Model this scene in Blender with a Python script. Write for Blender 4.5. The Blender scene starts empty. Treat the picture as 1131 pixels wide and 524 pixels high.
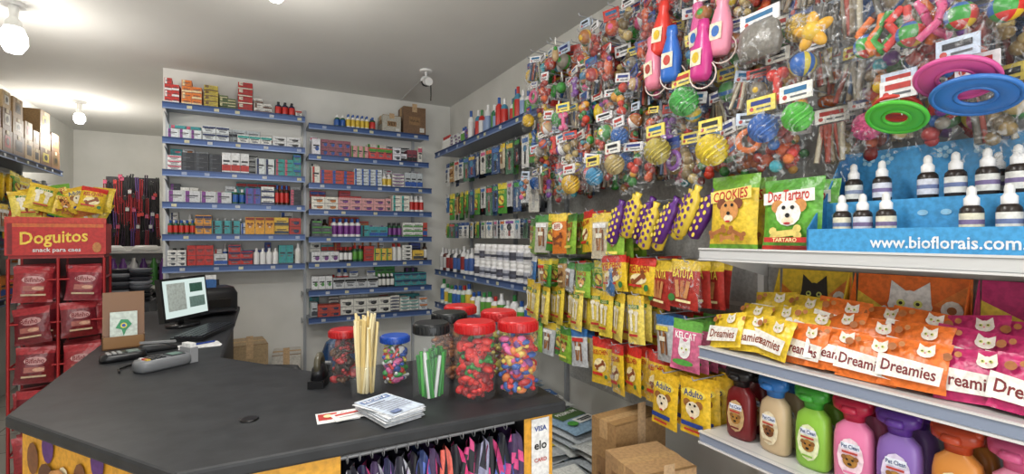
import bpy, math, random
from mathutils import Matrix, Vector
random.seed(7)
H=1.5
pi=math.pi
rnd=random.random
def U(a,b): return a+(b-a)*rnd()
_c={}
def L(h):
    if not isinstance(h,str): return h
    if h in _c: return _c[h]
    r=[int(h[i:i+2],16)/255 for i in (1,3,5)]
    r=[(c/12.92 if c<=.04045 else ((c+.055)/1.055)**2.4) for c in r]
    g=.3*r[0]+.5*r[1]+.2*r[2]
    r=[.96*(c*.96+g*.04) for c in r]
    _c[h]=tuple(r)+(1.0,)
    return _c[h]
def T(x,y,z): return Matrix.Translation((x,y,z))
def RZ(a): return Matrix.Rotation(a,4,'Z')
def RX(a): return Matrix.Rotation(a,4,'X')
def RY(a): return Matrix.Rotation(a,4,'Y')
I=Matrix.Identity(4)
PERM=Matrix(((0,0,1,0),(1,0,0,0),(0,1,0,0),(0,0,0,1)))
# ---------------------------------------------------------------- materials
def newmat(name):
    m=bpy.data.materials.new(name); m.use_nodes=True
    nt=m.node_tree; b=nt.nodes['Principled BSDF']; return m,nt,b
def mat_vc(name,rough,metal=0,bump=0,bscale=60,spec=.5,var=0):
    m,nt,b=newmat(name)
    a=nt.nodes.new('ShaderNodeAttribute'); a.attribute_name='Col'
    tc=nt.nodes.new('ShaderNodeTexCoord')
    src=a.outputs['Color']
    if var:
        n=nt.nodes.new('ShaderNodeTexNoise'); n.inputs['Scale'].default_value=70; n.inputs['Detail'].default_value=3
        nt.links.new(tc.outputs['Object'],n.inputs['Vector'])
        mr=nt.nodes.new('ShaderNodeMapRange'); mr.inputs[1].default_value=.35; mr.inputs[2].default_value=.6; mr.inputs[3].default_value=1-var; mr.inputs[4].default_value=1.05
        nt.links.new(n.outputs['Fac'],mr.inputs[0])
        mx=nt.nodes.new('ShaderNodeVectorMath'); mx.operation='SCALE'
        nt.links.new(src,mx.inputs[0]); nt.links.new(mr.outputs[0],mx.inputs['Scale']); src=mx.outputs[0]
    nt.links.new(src,b.inputs['Base Color'])
    b.inputs['Roughness'].default_value=rough; b.inputs['Metallic'].default_value=metal
    b.inputs['Specular IOR Level'].default_value=spec
    if bump:
        n=nt.nodes.new('ShaderNodeTexNoise'); n.inputs['Scale'].default_value=bscale
        nt.links.new(tc.outputs['Object'],n.inputs['Vector'])
        bp=nt.nodes.new('ShaderNodeBump'); bp.inputs['Strength'].default_value=bump; bp.inputs['Distance'].default_value=.01
        nt.links.new(n.outputs['Fac'],bp.inputs['Height']); nt.links.new(bp.outputs['Normal'],b.inputs['Normal'])
    return m
def mat_film(name,fac,rough,tint=(1,1,1,1),bump=.6):
    m=bpy.data.materials.new(name); m.use_nodes=True; nt=m.node_tree; nt.nodes.clear()
    o=nt.nodes.new('ShaderNodeOutputMaterial'); mx=nt.nodes.new('ShaderNodeMixShader')
    t=nt.nodes.new('ShaderNodeBsdfTransparent'); t.inputs[0].default_value=tint
    g=nt.nodes.new('ShaderNodeBsdfPrincipled'); g.inputs['Base Color'].default_value=(.6,.62,.64,1); g.inputs['Roughness'].default_value=rough
    g.inputs['Specular IOR Level'].default_value=1
    mx.inputs[0].default_value=fac
    nt.links.new(t.outputs[0],mx.inputs[1]); nt.links.new(g.outputs[0],mx.inputs[2]); nt.links.new(mx.outputs[0],o.inputs[0])
    if bump:
        n=nt.nodes.new('ShaderNodeTexNoise'); n.inputs['Scale'].default_value=35
        tc=nt.nodes.new('ShaderNodeTexCoord'); nt.links.new(tc.outputs['Object'],n.inputs['Vector'])
        bp=nt.nodes.new('ShaderNodeBump'); bp.inputs['Strength'].default_value=bump; bp.inputs['Distance'].default_value=.03
        nt.links.new(n.outputs['Fac'],bp.inputs['Height']); nt.links.new(bp.outputs['Normal'],g.inputs['Normal'])
        n2=nt.nodes.new('ShaderNodeTexNoise'); n2.inputs['Scale'].default_value=22; n2.inputs['Distortion'].default_value=2.5
        nt.links.new(tc.outputs['Object'],n2.inputs['Vector'])
        mr=nt.nodes.new('ShaderNodeMapRange'); mr.inputs[1].default_value=.55; mr.inputs[2].default_value=.7; mr.inputs[3].default_value=fac*.4; mr.inputs[4].default_value=fac*4.5  # noise mask mixes in whitish streaks that imitate crinkle highlights
        nt.links.new(n2.outputs['Fac'],mr.inputs[0]); nt.links.new(mr.outputs[0],mx.inputs[0])
    return m
def mat_emit(name,col,s):
    m=bpy.data.materials.new(name); m.use_nodes=True; nt=m.node_tree; nt.nodes.clear()
    o=nt.nodes.new('ShaderNodeOutputMaterial'); e=nt.nodes.new('ShaderNodeEmission')
    e.inputs[0].default_value=col; e.inputs[1].default_value=s; nt.links.new(e.outputs[0],o.inputs[0]); return m
def mat_noise(name,c1,c2,scale,rough,bump=0,spec=.5):
    m,nt,b=newmat(name)
    n=nt.nodes.new('ShaderNodeTexNoise'); n.inputs['Scale'].default_value=scale; n.inputs['Detail'].default_value=8
    tc=nt.nodes.new('ShaderNodeTexCoord'); nt.links.new(tc.outputs['Object'],n.inputs['Vector'])
    r=nt.nodes.new('ShaderNodeValToRGB'); r.color_ramp.elements[0].color=L(c1); r.color_ramp.elements[1].color=L(c2)
    r.color_ramp.elements[0].position=.35; r.color_ramp.elements[1].position=.65
    nt.links.new(n.outputs['Fac'],r.inputs[0]); nt.links.new(r.outputs[0],b.inputs['Base Color'])
    b.inputs['Roughness'].default_value=rough; b.inputs['Specular IOR Level'].default_value=spec
    if bump:
        bp=nt.nodes.new('ShaderNodeBump'); bp.inputs['Strength'].default_value=bump; bp.inputs['Distance'].default_value=.004
        nt.links.new(n.outputs['Fac'],bp.inputs['Height']); nt.links.new(bp.outputs['Normal'],b.inputs['Normal'])
    return m
def mat_tile(name):
    m,nt,b=newmat(name)
    br=nt.nodes.new('ShaderNodeTexBrick'); br.offset=0; br.inputs['Scale'].default_value=1
    br.inputs['Color1'].default_value=L('#d2cec4'); br.inputs['Color2'].default_value=L('#cac6bc'); br.inputs['Mortar'].default_value=L('#8f8b82')
    br.inputs['Brick Width'].default_value=.42; br.inputs['Row Height'].default_value=.42; br.inputs['Mortar Size'].default_value=.005
    tc=nt.nodes.new('ShaderNodeTexCoord'); nt.links.new(tc.outputs['Object'],br.inputs['Vector'])
    nt.links.new(br.outputs[0],b.inputs['Base Color']); b.inputs['Roughness'].default_value=.25
    return m
M_MATTE=mat_vc('printed_card',.55,var=.2)
M_GLOSS=mat_vc('glossy_plastic',.25,bump=.25,bscale=45)
M_FILM=mat_film('clear_film',.11,.16)
M_WIRE=mat_vc('painted_metal',.4,.2)
M_JAR=mat_film('jar_plastic',.07,.06,(.96,.97,.97,1),0)
M_EMIT=mat_emit('lit_screen',(.8,.95,.9,1),.85)
M_BULB=mat_emit('lit_bulb',(1,.98,.93,1),18)
M_SMOOTH=mat_vc('smooth_plastic',.3,spec=.4)
M_FOIL=mat_vc('crinkled_pouch',.33,bump=.6,bscale=30,var=.22)
MATS=[M_MATTE,M_GLOSS,M_FILM,M_WIRE,M_JAR,M_EMIT,M_BULB,M_SMOOTH,M_FOIL]
MATTE,GLOSS,FILM,WIRE,JAR,EMIT,BULB,SMOOTH,FOIL=range(9)
W_WALL=mat_noise('painted_wall','#d8d8d2','#e2e1dc',3,.7,.1)
W_CEIL=mat_noise('painted_ceiling','#d6d5d1','#dcdbd7',1.5,.8,.1)
W_COUNTER=mat_noise('black_rubber_counter','#1d1f22','#292b2e',14,.5,.2,.35)
W_TILE=mat_tile('floor_tile')
# ---------------------------------------------------------------- mesh builder
_t={}
def tmesh(s):
    if s in _t: return _t[s]
    cu=bpy.data.curves.new('t','FONT'); cu.body=s; cu.resolution_u=2; cu.offset=.018; cu.align_x='CENTER'; cu.align_y='CENTER'
    ob=bpy.data.objects.new('t',cu); bpy.context.collection.objects.link(ob)
    dg=bpy.context.evaluated_depsgraph_get()
    me=bpy.data.meshes.new_from_object(ob.evaluated_get(dg))
    v=[(p.co.x,p.co.y) for p in me.vertices]; f=[tuple(p.vertices) for p in me.polygons]
    bpy.data.objects.remove(ob); bpy.data.meshes.remove(me); bpy.data.curves.remove(cu)
    xs=[p[0] for p in v]; ys=[p[1] for p in v]
    w=max(xs)-min(xs); cx=(max(xs)+min(xs))/2; cy=(max(ys)+min(ys))/2
    v=[((x-cx)/w,(y-cy)/w) for x,y in v]
    _t[s]=(v,f); return _t[s]
class MB:
    def __init__(s): s.v=[];s.f=[];s.c=[];s.m=[];s.s=[]
    def add(s,vs,fs,col,mat=0,M=I,smooth=False):
        o=len(s.v)
        for p in vs: s.v.append(tuple(M@Vector(p)))
        many=isinstance(col,list)
        for i,f in enumerate(fs):
            s.f.append(tuple(o+k for k in f)); s.c.append(L(col[i] if many else col)); s.m.append(mat); s.s.append(smooth)
    def box(s,x0,x1,y0,y1,z0,z1,col,mat=0,M=I):
        vs=[(x0,y0,z0),(x1,y0,z0),(x1,y1,z0),(x0,y1,z0),(x0,y0,z1),(x1,y0,z1),(x1,y1,z1),(x0,y1,z1)]
        s.add(vs,[(0,3,2,1),(4,5,6,7),(0,1,5,4),(1,2,6,5),(2,3,7,6),(3,0,4,7)],col,mat,M)
    def prism(s,poly,z0,z1,col,mat=0,M=I,side=None):
        n=len(poly); vs=[(x,y,z0) for x,y in poly]+[(x,y,z1) for x,y in poly]
        fs=[tuple(range(n-1,-1,-1)),tuple(range(n,2*n))]+[(i,(i+1)%n,n+(i+1)%n,n+i) for i in range(n)]
        cc=[col,col]+(side if side else [col]*n)
        s.add(vs,fs,cc,mat,M)
    def lathe(s,prof,col,M=I,n=12,mat=0,smooth=True,cap=True):
        vs=[];fs=[];cc=[]
        for r,z in prof:
            for i in range(n):
                a=2*pi*i/n; vs.append((r*math.cos(a),r*math.sin(a),z))
        many=isinstance(col,list)
        for k in range(len(prof)-1):
            for i in range(n):
                j=(i+1)%n
                fs.append((k*n+i,k*n+j,(k+1)*n+j,(k+1)*n+i)); cc.append(col[k] if many else col)
        s.add(vs,fs,cc,mat,M,smooth)
        if cap:
            m=(len(prof)-1)*n
            s.add(vs,[tuple(range(n-1,-1,-1)),tuple(range(m,m+n))],[cc[0],cc[-1]],mat,M)
    def loft(s,secs,col,M=I,n=16,mat=0,pw=2):
        vs=[];fs=[];cc=[]
        for cx,cy,rx,ry,z in secs:
            for i in range(n):
                a=2*pi*i/n; c,d=math.cos(a),math.sin(a)
                c=math.copysign(abs(c)**(2/pw),c); d=math.copysign(abs(d)**(2/pw),d)
                vs.append((cx+rx*c,cy+ry*d,z))
        many=isinstance(col,list)
        for k in range(len(secs)-1):
            for i in range(n):
                j=(i+1)%n
                fs.append((k*n+i,k*n+j,(k+1)*n+j,(k+1)*n+i)); cc.append(col[k] if many else col)
        m=(len(secs)-1)*n
        fs+= [tuple(range(n-1,-1,-1)),tuple(range(m,m+n))]; cc+=[cc[0],cc[-1]]
        s.add(vs,fs,cc,mat,M,True)
    def sphere(s,r,M=I,col='#ffffff',nu=14,nv=9,mat=SMOOTH,fn=None,disp=None,sc=(1,1,1)):
        vs=[];fs=[];cc=[]
        for j in range(nv+1):
            t=pi*j/nv
            for i in range(nu):
                a=2*pi*i/nu; rr=r*(disp(i,j) if disp else 1)
                vs.append((rr*math.sin(t)*math.cos(a)*sc[0],rr*math.sin(t)*math.sin(a)*sc[1],rr*math.cos(t)*sc[2]))
        for j in range(nv):
            for i in range(nu):
                k=(i+1)%nu
                fs.append((j*nu+i,(j+1)*nu+i,(j+1)*nu+k,j*nu+k)); cc.append(fn(i,j) if fn else col)
        s.add(vs,fs,cc,mat,M,disp is None)
    def torus(s,R,r,col,M=I,nu=24,nv=8,mat=SMOOTH,flat=1):
        vs=[];fs=[]
        for i in range(nu):
            a=2*pi*i/nu
            for j in range(nv):
                b=2*pi*j/nv
                q=R+r*math.cos(b); vs.append((q*math.cos(a),q*math.sin(a),r*flat*math.sin(b)))
        for i in range(nu):
            for j in range(nv):
                fs.append((i*nv+j,((i+1)%nu)*nv+j,((i+1)%nu)*nv+(j+1)%nv,i*nv+(j+1)%nv))
        s.add(vs,fs,col,mat,M,True)
    def rod(s,a,b,r,col,mat=WIRE,n=6,M=I):
        a=Vector(a);b=Vector(b);d=b-a
        q=d.to_track_quat('Z','Y').to_matrix().to_4x4()
        s.lathe([(r,0),(r,d.length)],col,M@Matrix.Translation(a)@q,n,mat)
    def text(s,t,M,cx,cz,w,col,y=-.001,hs=1,mat=MATTE,slope=0):
        v,f=tmesh(t)
        s.add([(cx+a*w,y,cz+b*w*hs+a*w*slope) for a,b in v],f,col,mat,M)
    def rect(s,M,cx,cz,w,h,col,y=-.001,mat=MATTE,rot=0):
        c,d=math.cos(rot),math.sin(rot)
        P=[(-w/2,-h/2),(w/2,-h/2),(w/2,h/2),(-w/2,h/2)]
        s.add([(cx+a*c-b*d,y,cz+a*d+b*c) for a,b in P],[(0,1,2,3)],col,mat,M)
    def ell(s,M,cx,cz,rx,rz,col,y=-.001,mat=MATTE,n=12):
        s.add([(cx+rx*math.cos(2*pi*i/n),y,cz+rz*math.sin(2*pi*i/n)) for i in range(n)],[tuple(range(n))],col,mat,M)
    def poly(s,M,pts,col,y=-.001,mat=MATTE):
        s.add([(a,y,b) for a,b in pts],[tuple(range(len(pts)))],col,mat,M)
    def decor(s,M,w,h,y,items,e=.0009):
        k=0
        for it in items:
            k+=1; yy=y-e*k; t=it[0]
            if t=='r': s.rect(M,it[1]*w,it[2]*h,it[3]*w,it[4]*h,it[5],yy,rot=it[6] if len(it)>6 else 0)
            elif t=='e': s.ell(M,it[1]*w,it[2]*h,it[3]*w,it[4]*h,it[5],yy)
            elif t=='c': s.ell(M,it[1]*w,it[2]*h,it[3]*w,it[3]*w,it[4],yy)
            elif t=='t': s.text(it[1],M,it[2]*w,it[3]*h,it[4]*w,it[5],yy,it[6] if len(it)>6 else 1,slope=it[7] if len(it)>7 else 0)
            elif t=='p': s.poly(M,[(a*w,b*h) for a,b in it[1]],it[2],yy)
            elif t=='bone':
                cx,cz,l,col,rot=it[1:6]; c,d=math.cos(rot),math.sin(rot); l=l*w
                s.rect(M,cx*w,cz*h,l,l*.26,col,yy,rot=rot)
                for q in (-1,1):
                    for e2 in (-1,1):
                        a,b=q*l*.5,e2*l*.14
                        s.ell(M,cx*w+a*c-b*d,cz*h+a*d+b*c,l*.17,l*.17,col,yy-.0002,n=8)
    def build(s,name,mats=None,parent=None):
        me=bpy.data.meshes.new(name); me.from_pydata(s.v,[],s.f)
        for m in (mats or MATS): me.materials.append(m)
        if not mats: me.polygons.foreach_set('material_index',s.m)
        me.polygons.foreach_set('use_smooth',s.s)
        at=me.color_attributes.new('Col','FLOAT_COLOR','CORNER')
        buf=[]
        for f,c in zip(s.f,s.c): buf.extend(c*len(f))
        at.data.foreach_set('color',buf); me.update()
        ob=bpy.data.objects.new(name,me); bpy.context.collection.objects.link(ob)
        if parent: ob.parent=parent
        return ob
def DOG(cx,cz,s,c1='#ffffff',c2='#8a5a2b'):
    return [('c',cx-.7*s,cz+.1,.42*s,c2),('c',cx+.7*s,cz+.1,.42*s,c2),('c',cx,cz,.8*s,c1),('e',cx,cz-.1,.4*s,.22*s,'#f4e3c4'),
            ('c',cx-.28*s,cz+.08,.13*s,'#111111'),('c',cx+.28*s,cz+.08,.13*s,'#111111'),('c',cx,cz-.03,.15*s,'#111111'),('e',cx,cz-.14,.22*s,.06*s,'#c02030')]
def CAT(cx,cz,s,c='#f4f2ec'):
    return [('p',[(cx-.95*s,cz+.1*s),(cx-.85*s,cz+1.35*s),(cx-.1*s,cz+.75*s)],c),('p',[(cx+.95*s,cz+.1*s),(cx+.85*s,cz+1.35*s),(cx+.1*s,cz+.75*s)],c),('e',cx,cz,s,.85*s,c),
            ('c',cx-.38*s,cz+.12*s,.2*s,'#d8e070'),('c',cx+.38*s,cz+.12*s,.2*s,'#d8e070'),('c',cx-.38*s,cz+.12*s,.09*s,'#101010'),('c',cx+.38*s,cz+.12*s,.09*s,'#101010'),('c',cx,cz-.2*s,.1*s,'#e07a8a')]
# ---------------------------------------------------------------- pouches
def pouch(mb,M,w,h,t,base,items,mat=FOIL,top=None,bot=None,back=None):
    us=[-.5,-.38,-.2,.2,.38,.5]; fu=[0,.75,1,1,.75,0]
    vs_=[-.5,-.44,-.3,0,.3,.42,.5]; fv=[0,.1,1,1,1,.15,0]
    v=[];f=[];c=[]
    for j,b in enumerate(vs_):
        for i,a in enumerate(us):
            k=fu[i]*fv[j]; x=a*w*(1-.05*fv[j]); wob=U(-.06,.06)*t if 0<k<1 else 0
            v.append((x,-t/2*k+wob,b*h))
    n=len(us)
    for j in range(len(vs_)-1):
        for i in range(n-1):
            f.append((j*n+i,j*n+i+1,(j+1)*n+i+1,(j+1)*n+i))
            c.append(top if (top and j>=4) else (bot if (bot and j==0) else base))
    mb.add(v,f,c,mat,M,True)
    mb.add([(x,-y,z) for x,y,z in v],[tuple(reversed(q)) for q in f],back or base,mat,M,True)
    mb.decor(M,w,h,-t/2-.0008,items)
def D_kel(): return dict(base='#e6bf1c',top='#cc281e',items=[('t','KELCHEN',0,.2,.7,'#c01a18',1.5,.1),('e',0,-.08,.3,.15,'#f2e2b0'),('bone',0,-.08,.4,'#8e4a1e',.6),('r',-.1,-.27,.5,.06,'#c8281e'),('c',.32,-.3,.08,'#2c7a38')])
def D_bone(): return dict(base=random.choice(['#e8cc38','#e0c83a','#ead45a']),top='#d8b420',items=[('r',0,.27,.6,.08,'#3b7d2c'),('t','OSSO',0,.27,.4,'#f4e8a0',1.2),('r',-.16,-.02,.13,.4,'#f0ead8',.06),('c',-.2,.16,.1,'#f0ead8'),('c',-.1,.17,.1,'#f0ead8'),('r',.16,-.04,.13,.4,'#e6dcc0',-.05),('c',.12,.14,.1,'#e6dcc0'),('c',.22,.14,.1,'#e6dcc0'),('r',0,-.31,.5,.05,'#b8302a')])
def D_green(): return dict(base='#478c30',top='#d8c632',items=[('t','PETISCO',0,.2,.66,'#f6ea4a',1.6),('e',0,-.06,.3,.16,'#e4d050'),('bone',0,-.06,.4,'#a45a2a',-.6),('r',0,-.28,.6,.05,'#c8281e')])
def D_blue(): return dict(base='#356ba4',top='#d6d6d6',items=[('t','DENTAL',0,.18,.6,'#ffffff',1.6),('e',0,-.08,.28,.16,'#cfe6ff'),('bone',0,-.08,.4,'#e0c090',.9)])
def D_red(): return dict(base='#a83028',top='#d8b828',items=[('t','BATUTA',0,.22,.68,'#f6e04a',1.7),('r',-.15,-.1,.12,.36,'#c98a50',.2),('r',.02,-.1,.12,.36,'#b9703f',.05),('r',.18,-.1,.12,.36,'#c98a50',-.15),('e',-.3,-.3,.12,.08,'#3a7a34'),('r',.1,-.34,.5,.05,'#e8dca0')])
def D_pink(): return dict(base='#d86a92',top='#5fa33c',items=[('t','KELCAT',0,.2,.68,'#ffffff',1.6)]+CAT(0,-.08,.2,'#e4e4e4')+[('e',0,-.32,.35,.06,'#4a9a3a')])
def D_ped(): return dict(base='#e4bb1a',top='#d8ac12',items=[('e',0,.26,.4,.09,'#f0d850'),('t','Adulto',0,.26,.6,'#1d3c8c',1.3)]+DOG(0,-.02,.28,'#e8dcc0','#93602e')+[('r',0,-.28,.7,.08,'#1d3c8c'),('r',0,-.38,.5,.04,'#b8302a')])
def D_white(): return dict(base='#cfcfca',top='#2a4f8a',items=[('r',0,.15,.6,.12,'#24508c'),('e',0,-.1,.25,.16,'#7a7d80'),('r',0,-.32,.5,.05,'#333333')])
def D_tan(): return dict(base='#b08850',top='#3c6a30',items=[('t','NATURAL',0,.2,.6,'#ffffff',1.5),('bone',0,-.08,.5,'#6a3f20',.3),('r',0,-.3,.6,.06,'#dfd0a0')])
def D_clear(): return dict(base=random.choice(['#c4c0b4','#b8bcc0','#c8bca0']),top=random.choice(['#c83028','#2f6aa8','#3f8a3a','#e0c030']),items=[('r',-.12,-.08,.1,.5,'#8a5a34',.1),('r',.04,-.06,.1,.5,'#a8703c',-.08),('r',.18,-.1,.1,.46,'#7a4a2a',.05),('r',0,.22,.66,.1,random.choice(['#e8d84a','#f0f0f0','#c83028'])),('r',0,-.0,.3,.1,'#e8e4d0')])
def D_lime(): return dict(base='#8ab838',top='#3f7a2c',items=[('t','SNACK',0,.22,.6,'#b82a20',1.7)]+DOG(0,-.04,.24,'#e0a860','#7a4a24')+[('r',0,-.32,.6,.06,'#f0e060')])
def D_org(): return dict(base='#d87a28',top='#e8c838',items=[('e',0,.18,.36,.1,'#f4ecd8'),('t','BIFE',0,.18,.4,'#a82018',1.3),('bone',0,-.1,.5,'#7a3a1c',.4),('bone',0,-.24,.4,'#8a4a24',-.2)])
def D_cook(): return dict(base='#e6c42e',top='#6ba52c',bot='#6ba52c',items=[('r',0,.22,.84,.16,'#f0dc70',.08),('t','COOKIES',0,.22,.7,'#c02a20',1.5,.1)]+DOG(0,.0,.24,'#d2904a','#7a4020')+[('bone',-.2,-.28,.28,'#a0602a',.4),('bone',.2,-.3,.28,'#a0602a',-.4),('bone',.02,-.36,.24,'#b8783a',.1)])
def D_tart(): return dict(base='#62ac34',top='#509a2c',bot='#c8281e',items=[('r',0,.23,.84,.17,'#f0f0e8',.05),('t','Dog Tartaro',0,.23,.68,'#c8281e',1.9,.04)]+DOG(.02,-.0,.26,'#f4f0e8','#d2904a')+[('bone',0,-.28,.4,'#e0ca6a',.1),('r',0,-.37,.7,.07,'#c8281e'),('t','TARTARO',0,-.37,.4,'#f0e8a0',1)])
def D_dream(c,txt='#8c1c24'): return dict(base=c,top=c,items=[('p',[(-.5,-.34),(.44,-.38),(.46,-.02),(-.5,.12)],'#efede6'),('t','Dreamies',-.02,-.15,.8,txt,1.35,-.08)]+CAT(.2,.24,.13,'#efe8dc')+[('c',-.28,.26,.07,'#a8642e'),('c',-.14,.33,.05,'#b87438')])
def hang(mb,M,w,h,t,d): pouch(mb,M@T(0,0,-h/2),w,h,t,**d)
# ---------------------------------------------------------------- toys
BR=['#d2342b','#e0b81c','#2f68b0','#3a9a3a','#d8558a','#dc6f1c','#39a0b0','#7a3f98']
BALLS=['#d8bc20','#b8472a','#3c7fa8','#49904a','#c8562a','#b99c70','#a03a3a','#6b5a40','#8a3a30','#a86a30','#8a8478']
def header(mb,M,w=.09,h=.05,c=None):
    c=c or random.choice(['#e2e2e4','#f0f0f2','#f0dc5a','#c8d8ec','#f0f0e8','#2f4a90','#c83a30'])
    c2=random.choice(['#2a3c86','#b8322a','#1f6a9a','#20242c'])
    mb.box(-w/2,w/2,-.003,.003,-h,0,c,MATTE,M)
    mb.rect(M,0,-h*.36,w*.7,h*.3,c2,-.004)
    mb.rect(M,w*.1,-h*.75,w*.5,h*.12,'#555a60',-.004)
    mb.ell(M,-w*.32,-h*.72,h*.15,h*.15,'#c23a30',-.004,n=8)
def film_sheet(mb,M,w,h,bul=.04):
    v=[];f=[];n=5
    for j in range(6):
        for i in range(n):
            a=i/4-.5;b=j/5
            k=math.sin(pi*min(1,b*.9+.05))*(1-4*a*a)
            v.append((a*w*(.8+.2*math.sin(b*pi)),-bul*k+U(-.008,.008),-b*h))
    for j in range(5):
        for i in range(n-1): f.append((j*n+i,(j+1)*n+i,(j+1)*n+i+1,j*n+i+1))
    mb.add(v,f,'#ffffff',FILM,M,True)
def spiky(i,j): return 1.14 if (i+j)%2 else .94
def toy(mb,M,kind=None,film=True):
    kind=kind or random.choice(['ball','ball','balls','balls','spike','stripe','mouse','bonet','rag','rag','ring','net','net','net'])
    M=M@RZ(U(-.6,.6))@RY(U(-.15,.15))
    header(mb,M,U(.06,.09),U(.03,.05))
    c=random.choice(BALLS); c2=random.choice(BR)
    if kind=='ball':
        r=U(.028,.038); mb.sphere(r,M@T(0,0,-.05-r)@RX(U(0,2)),c,fn=lambda i,j:c if j%4 else c2); hh=.06+2*r
    elif kind=='stripe':
        r=.036; q='#e0e0e0'; mb.sphere(r,M@T(0,0,-.05-r)@RX(U(0,2)),c,nu=16,fn=lambda i,j:[c,c2,q,c][(i//2)%4]); hh=.06+2*r
    elif kind=='spike':
        r=.035; c=random.choice(BR[:5]); mb.sphere(r,M@T(0,0,-.05-r),c,nu=20,nv=14,mat=MATTE,disp=spiky); hh=.06+2*r
    elif kind in('balls','net'):
        pal=BALLS+BR if kind=='balls' else random.choice([['#a83a2c','#c85a30','#8a2a24'],['#8a7448','#b09a60','#6a5a3a'],['#c8402c','#d89a2c','#3a7a3a']])
        for k in range(7):
            r=U(.014,.022); cc=random.choice(pal); mb.sphere(r,M@T(U(-.03,.03),U(-.012,.012),-.06-.016*k),cc,nu=10,nv=7)
        hh=.17
    elif kind=='mouse':
        mb.sphere(.03,M@T(0,0,-.09),c,sc=(.8,.7,1.4)); mb.sphere(.012,M@T(-.02,0,-.06),c2,nu=8,nv=6); mb.sphere(.012,M@T(.02,0,-.06),c2,nu=8,nv=6); hh=.15
    elif kind=='bonet':
        mb.rod((0,0,-.07),(0,0,-.14),.012,c2,SMOOTH,8,M)
        for zz in(-.07,-.14):
            for xx in(-.014,.014): mb.sphere(.017,M@T(xx,0,zz),c2,nu=8,nv=6)
        hh=.17
    elif kind=='rag':
        for k in range(9):
            cc=random.choice(['#8d8474','#b9b098','#5f5a50','#9a3c2a','#3a5070','#7a6a50']); a=U(-.03,.03)
            mb.rod((a,U(-.01,.01),-.045),(a*1.4+U(-.015,.015),U(-.015,.015),-.15),.007,cc,MATTE,6,M)
        hh=.17
    else:
        mb.torus(.032,.01,c2,M@T(0,0,-.09)@RX(pi/2)); hh=.15
    if film: film_sheet(mb,M@T(0,-.006,-.02),.125,hh+.02)
# ---------------------------------------------------------------- room
def room(name,mat,*boxes):
    mb=MB()
    for b in boxes: mb.box(*b,'#ffffff')
    return mb.build(name,[mat])
XR,XL,YB,YF,ZC=1.94,-2.05,4.98,8.4,2.93
room('floor',W_TILE,(XL-.1,XR+.1,-2.6,YF+.1,-.1,0))
room('ceiling',W_CEIL,(XL-.1,XR+.1,-2.6,YF+.1,ZC,ZC+.1))
room('wall_right',W_WALL,(XR,XR+.1,-2.6,YB+.1,0,ZC))
room('wall_left',W_WALL,(XL-.1,XL,-2.6,YF,0,ZC))
room('wall_back',W_WALL,(-.64,XR,YB,YB+.12,0,ZC))
room('wall_partition',W_WALL,(-.64,-.54,YB+.12,YF,0,ZC))
room('wall_far',W_WALL,(XL-.1,-.54,YF,YF+.1,0,ZC))
room('wall_front',W_WALL,(XL,-1.5,-2.6,-2.5,0,ZC),(1.4,XR,-2.6,-2.5,0,ZC),(-1.5,1.4,-2.6,-2.5,2.4,ZC))
mb=MB()
for x in(-1.49,-.05,1.35): mb.box(x,x+.04,-2.49,-2.45,0,2.39,'#8f9396',WIRE)
mb.box(-1.49,1.39,-2.49,-2.45,2.35,2.39,'#8f9396',WIRE); mb.build('door_1')
room('baseboard_back',W_TILE,(-.6,XR-.01,YB-.016,YB-.001,0,.08))
# ---------------------------------------------------------------- counter
P=[(-.14,1.23),(.85,1.21),(.87,1.90),(.22,1.92),(-.10,2.34),(-.06,4.0),(-.62,4.0),(-.60,1.86)]
emp=bpy.data.objects.new('shop_counter',None); bpy.context.collection.objects.link(emp)
mb=MB(); mb.prism(P,.965,1.0,'#222426'); ct=mb.build('countertop',[W_COUNTER],emp)
bv=ct.modifiers.new('b','BEVEL'); bv.width=.008; bv.segments=2; bv.limit_method='ANGLE'
Y='#e0a01c'; K='#1b1b1d'
B=[(-.10,1.27),(.20,1.26),(.20,1.5),(.72,1.5),(.72,1.245),(.82,1.245),(.84,1.86),(.24,1.88),(-.14,2.3),(-.10,3.96),(-.58,3.96),(-.57,1.88)]
mb=MB(); mb.prism(B,0,.965,Y,MATTE,side=[Y,K,K,K,Y,Y,K,K,K,K,Y,Y])
Mf=T(.05,1.265,.6)
mb.rect(Mf,.0,.28,.3,.07,'#e4e4e0',-.002); mb.text('vendas',Mf,0,.29,.24,'#333333',-.005)
Mp=T(.77,1.244,.6)
mb.rect(Mp,.005,.18,.062,.34,'#e8e8e6',-.002)
for z,t,c in((.32,'VISA','#1c3f94'),(.27,'elo','#222222'),(.225,'CARD','#c02a22'),(.17,'VISA','#1c3f94'),(.11,'HIPER','#b01c20')):
    mb.text(t,Mp,.005,z,.044,c,-.004)
mb.ell(Mp,-.004,.14,.012,.01,'#d8281e',-.004); mb.ell(Mp,.01,.14,.012,.01,'#f0a01c',-.005)
Mc=T(-.335,1.573,.6)@RZ(math.atan2(-.61,.47))
for k in range(9): mb.ell(Mc,-.32+.08*k,.28+.05*math.sin(k*2),.03,.045,['#7a4a24','#5b2c78','#f4e6c0'][k%3],-.003-.0003*k)
mb.decor(Mc@T(-.17,0,.2),.4,.4,-.006,DOG(0,0,.25,'#c98a48','#5c3418'))
mb.decor(Mc@T(.12,0,.18),.4,.4,-.006,DOG(0,0,.22,'#e8d8c0','#3c2818'))
mb.build('counter_body',None,emp)
mb=MB(); mb.lathe([(.022,0),(.024,.002),(.02,.004)],'#0c0c0d',T(-.0,1.5,1.0),20,SMOOTH); mb.build('cable_grommet',None,emp)
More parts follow.
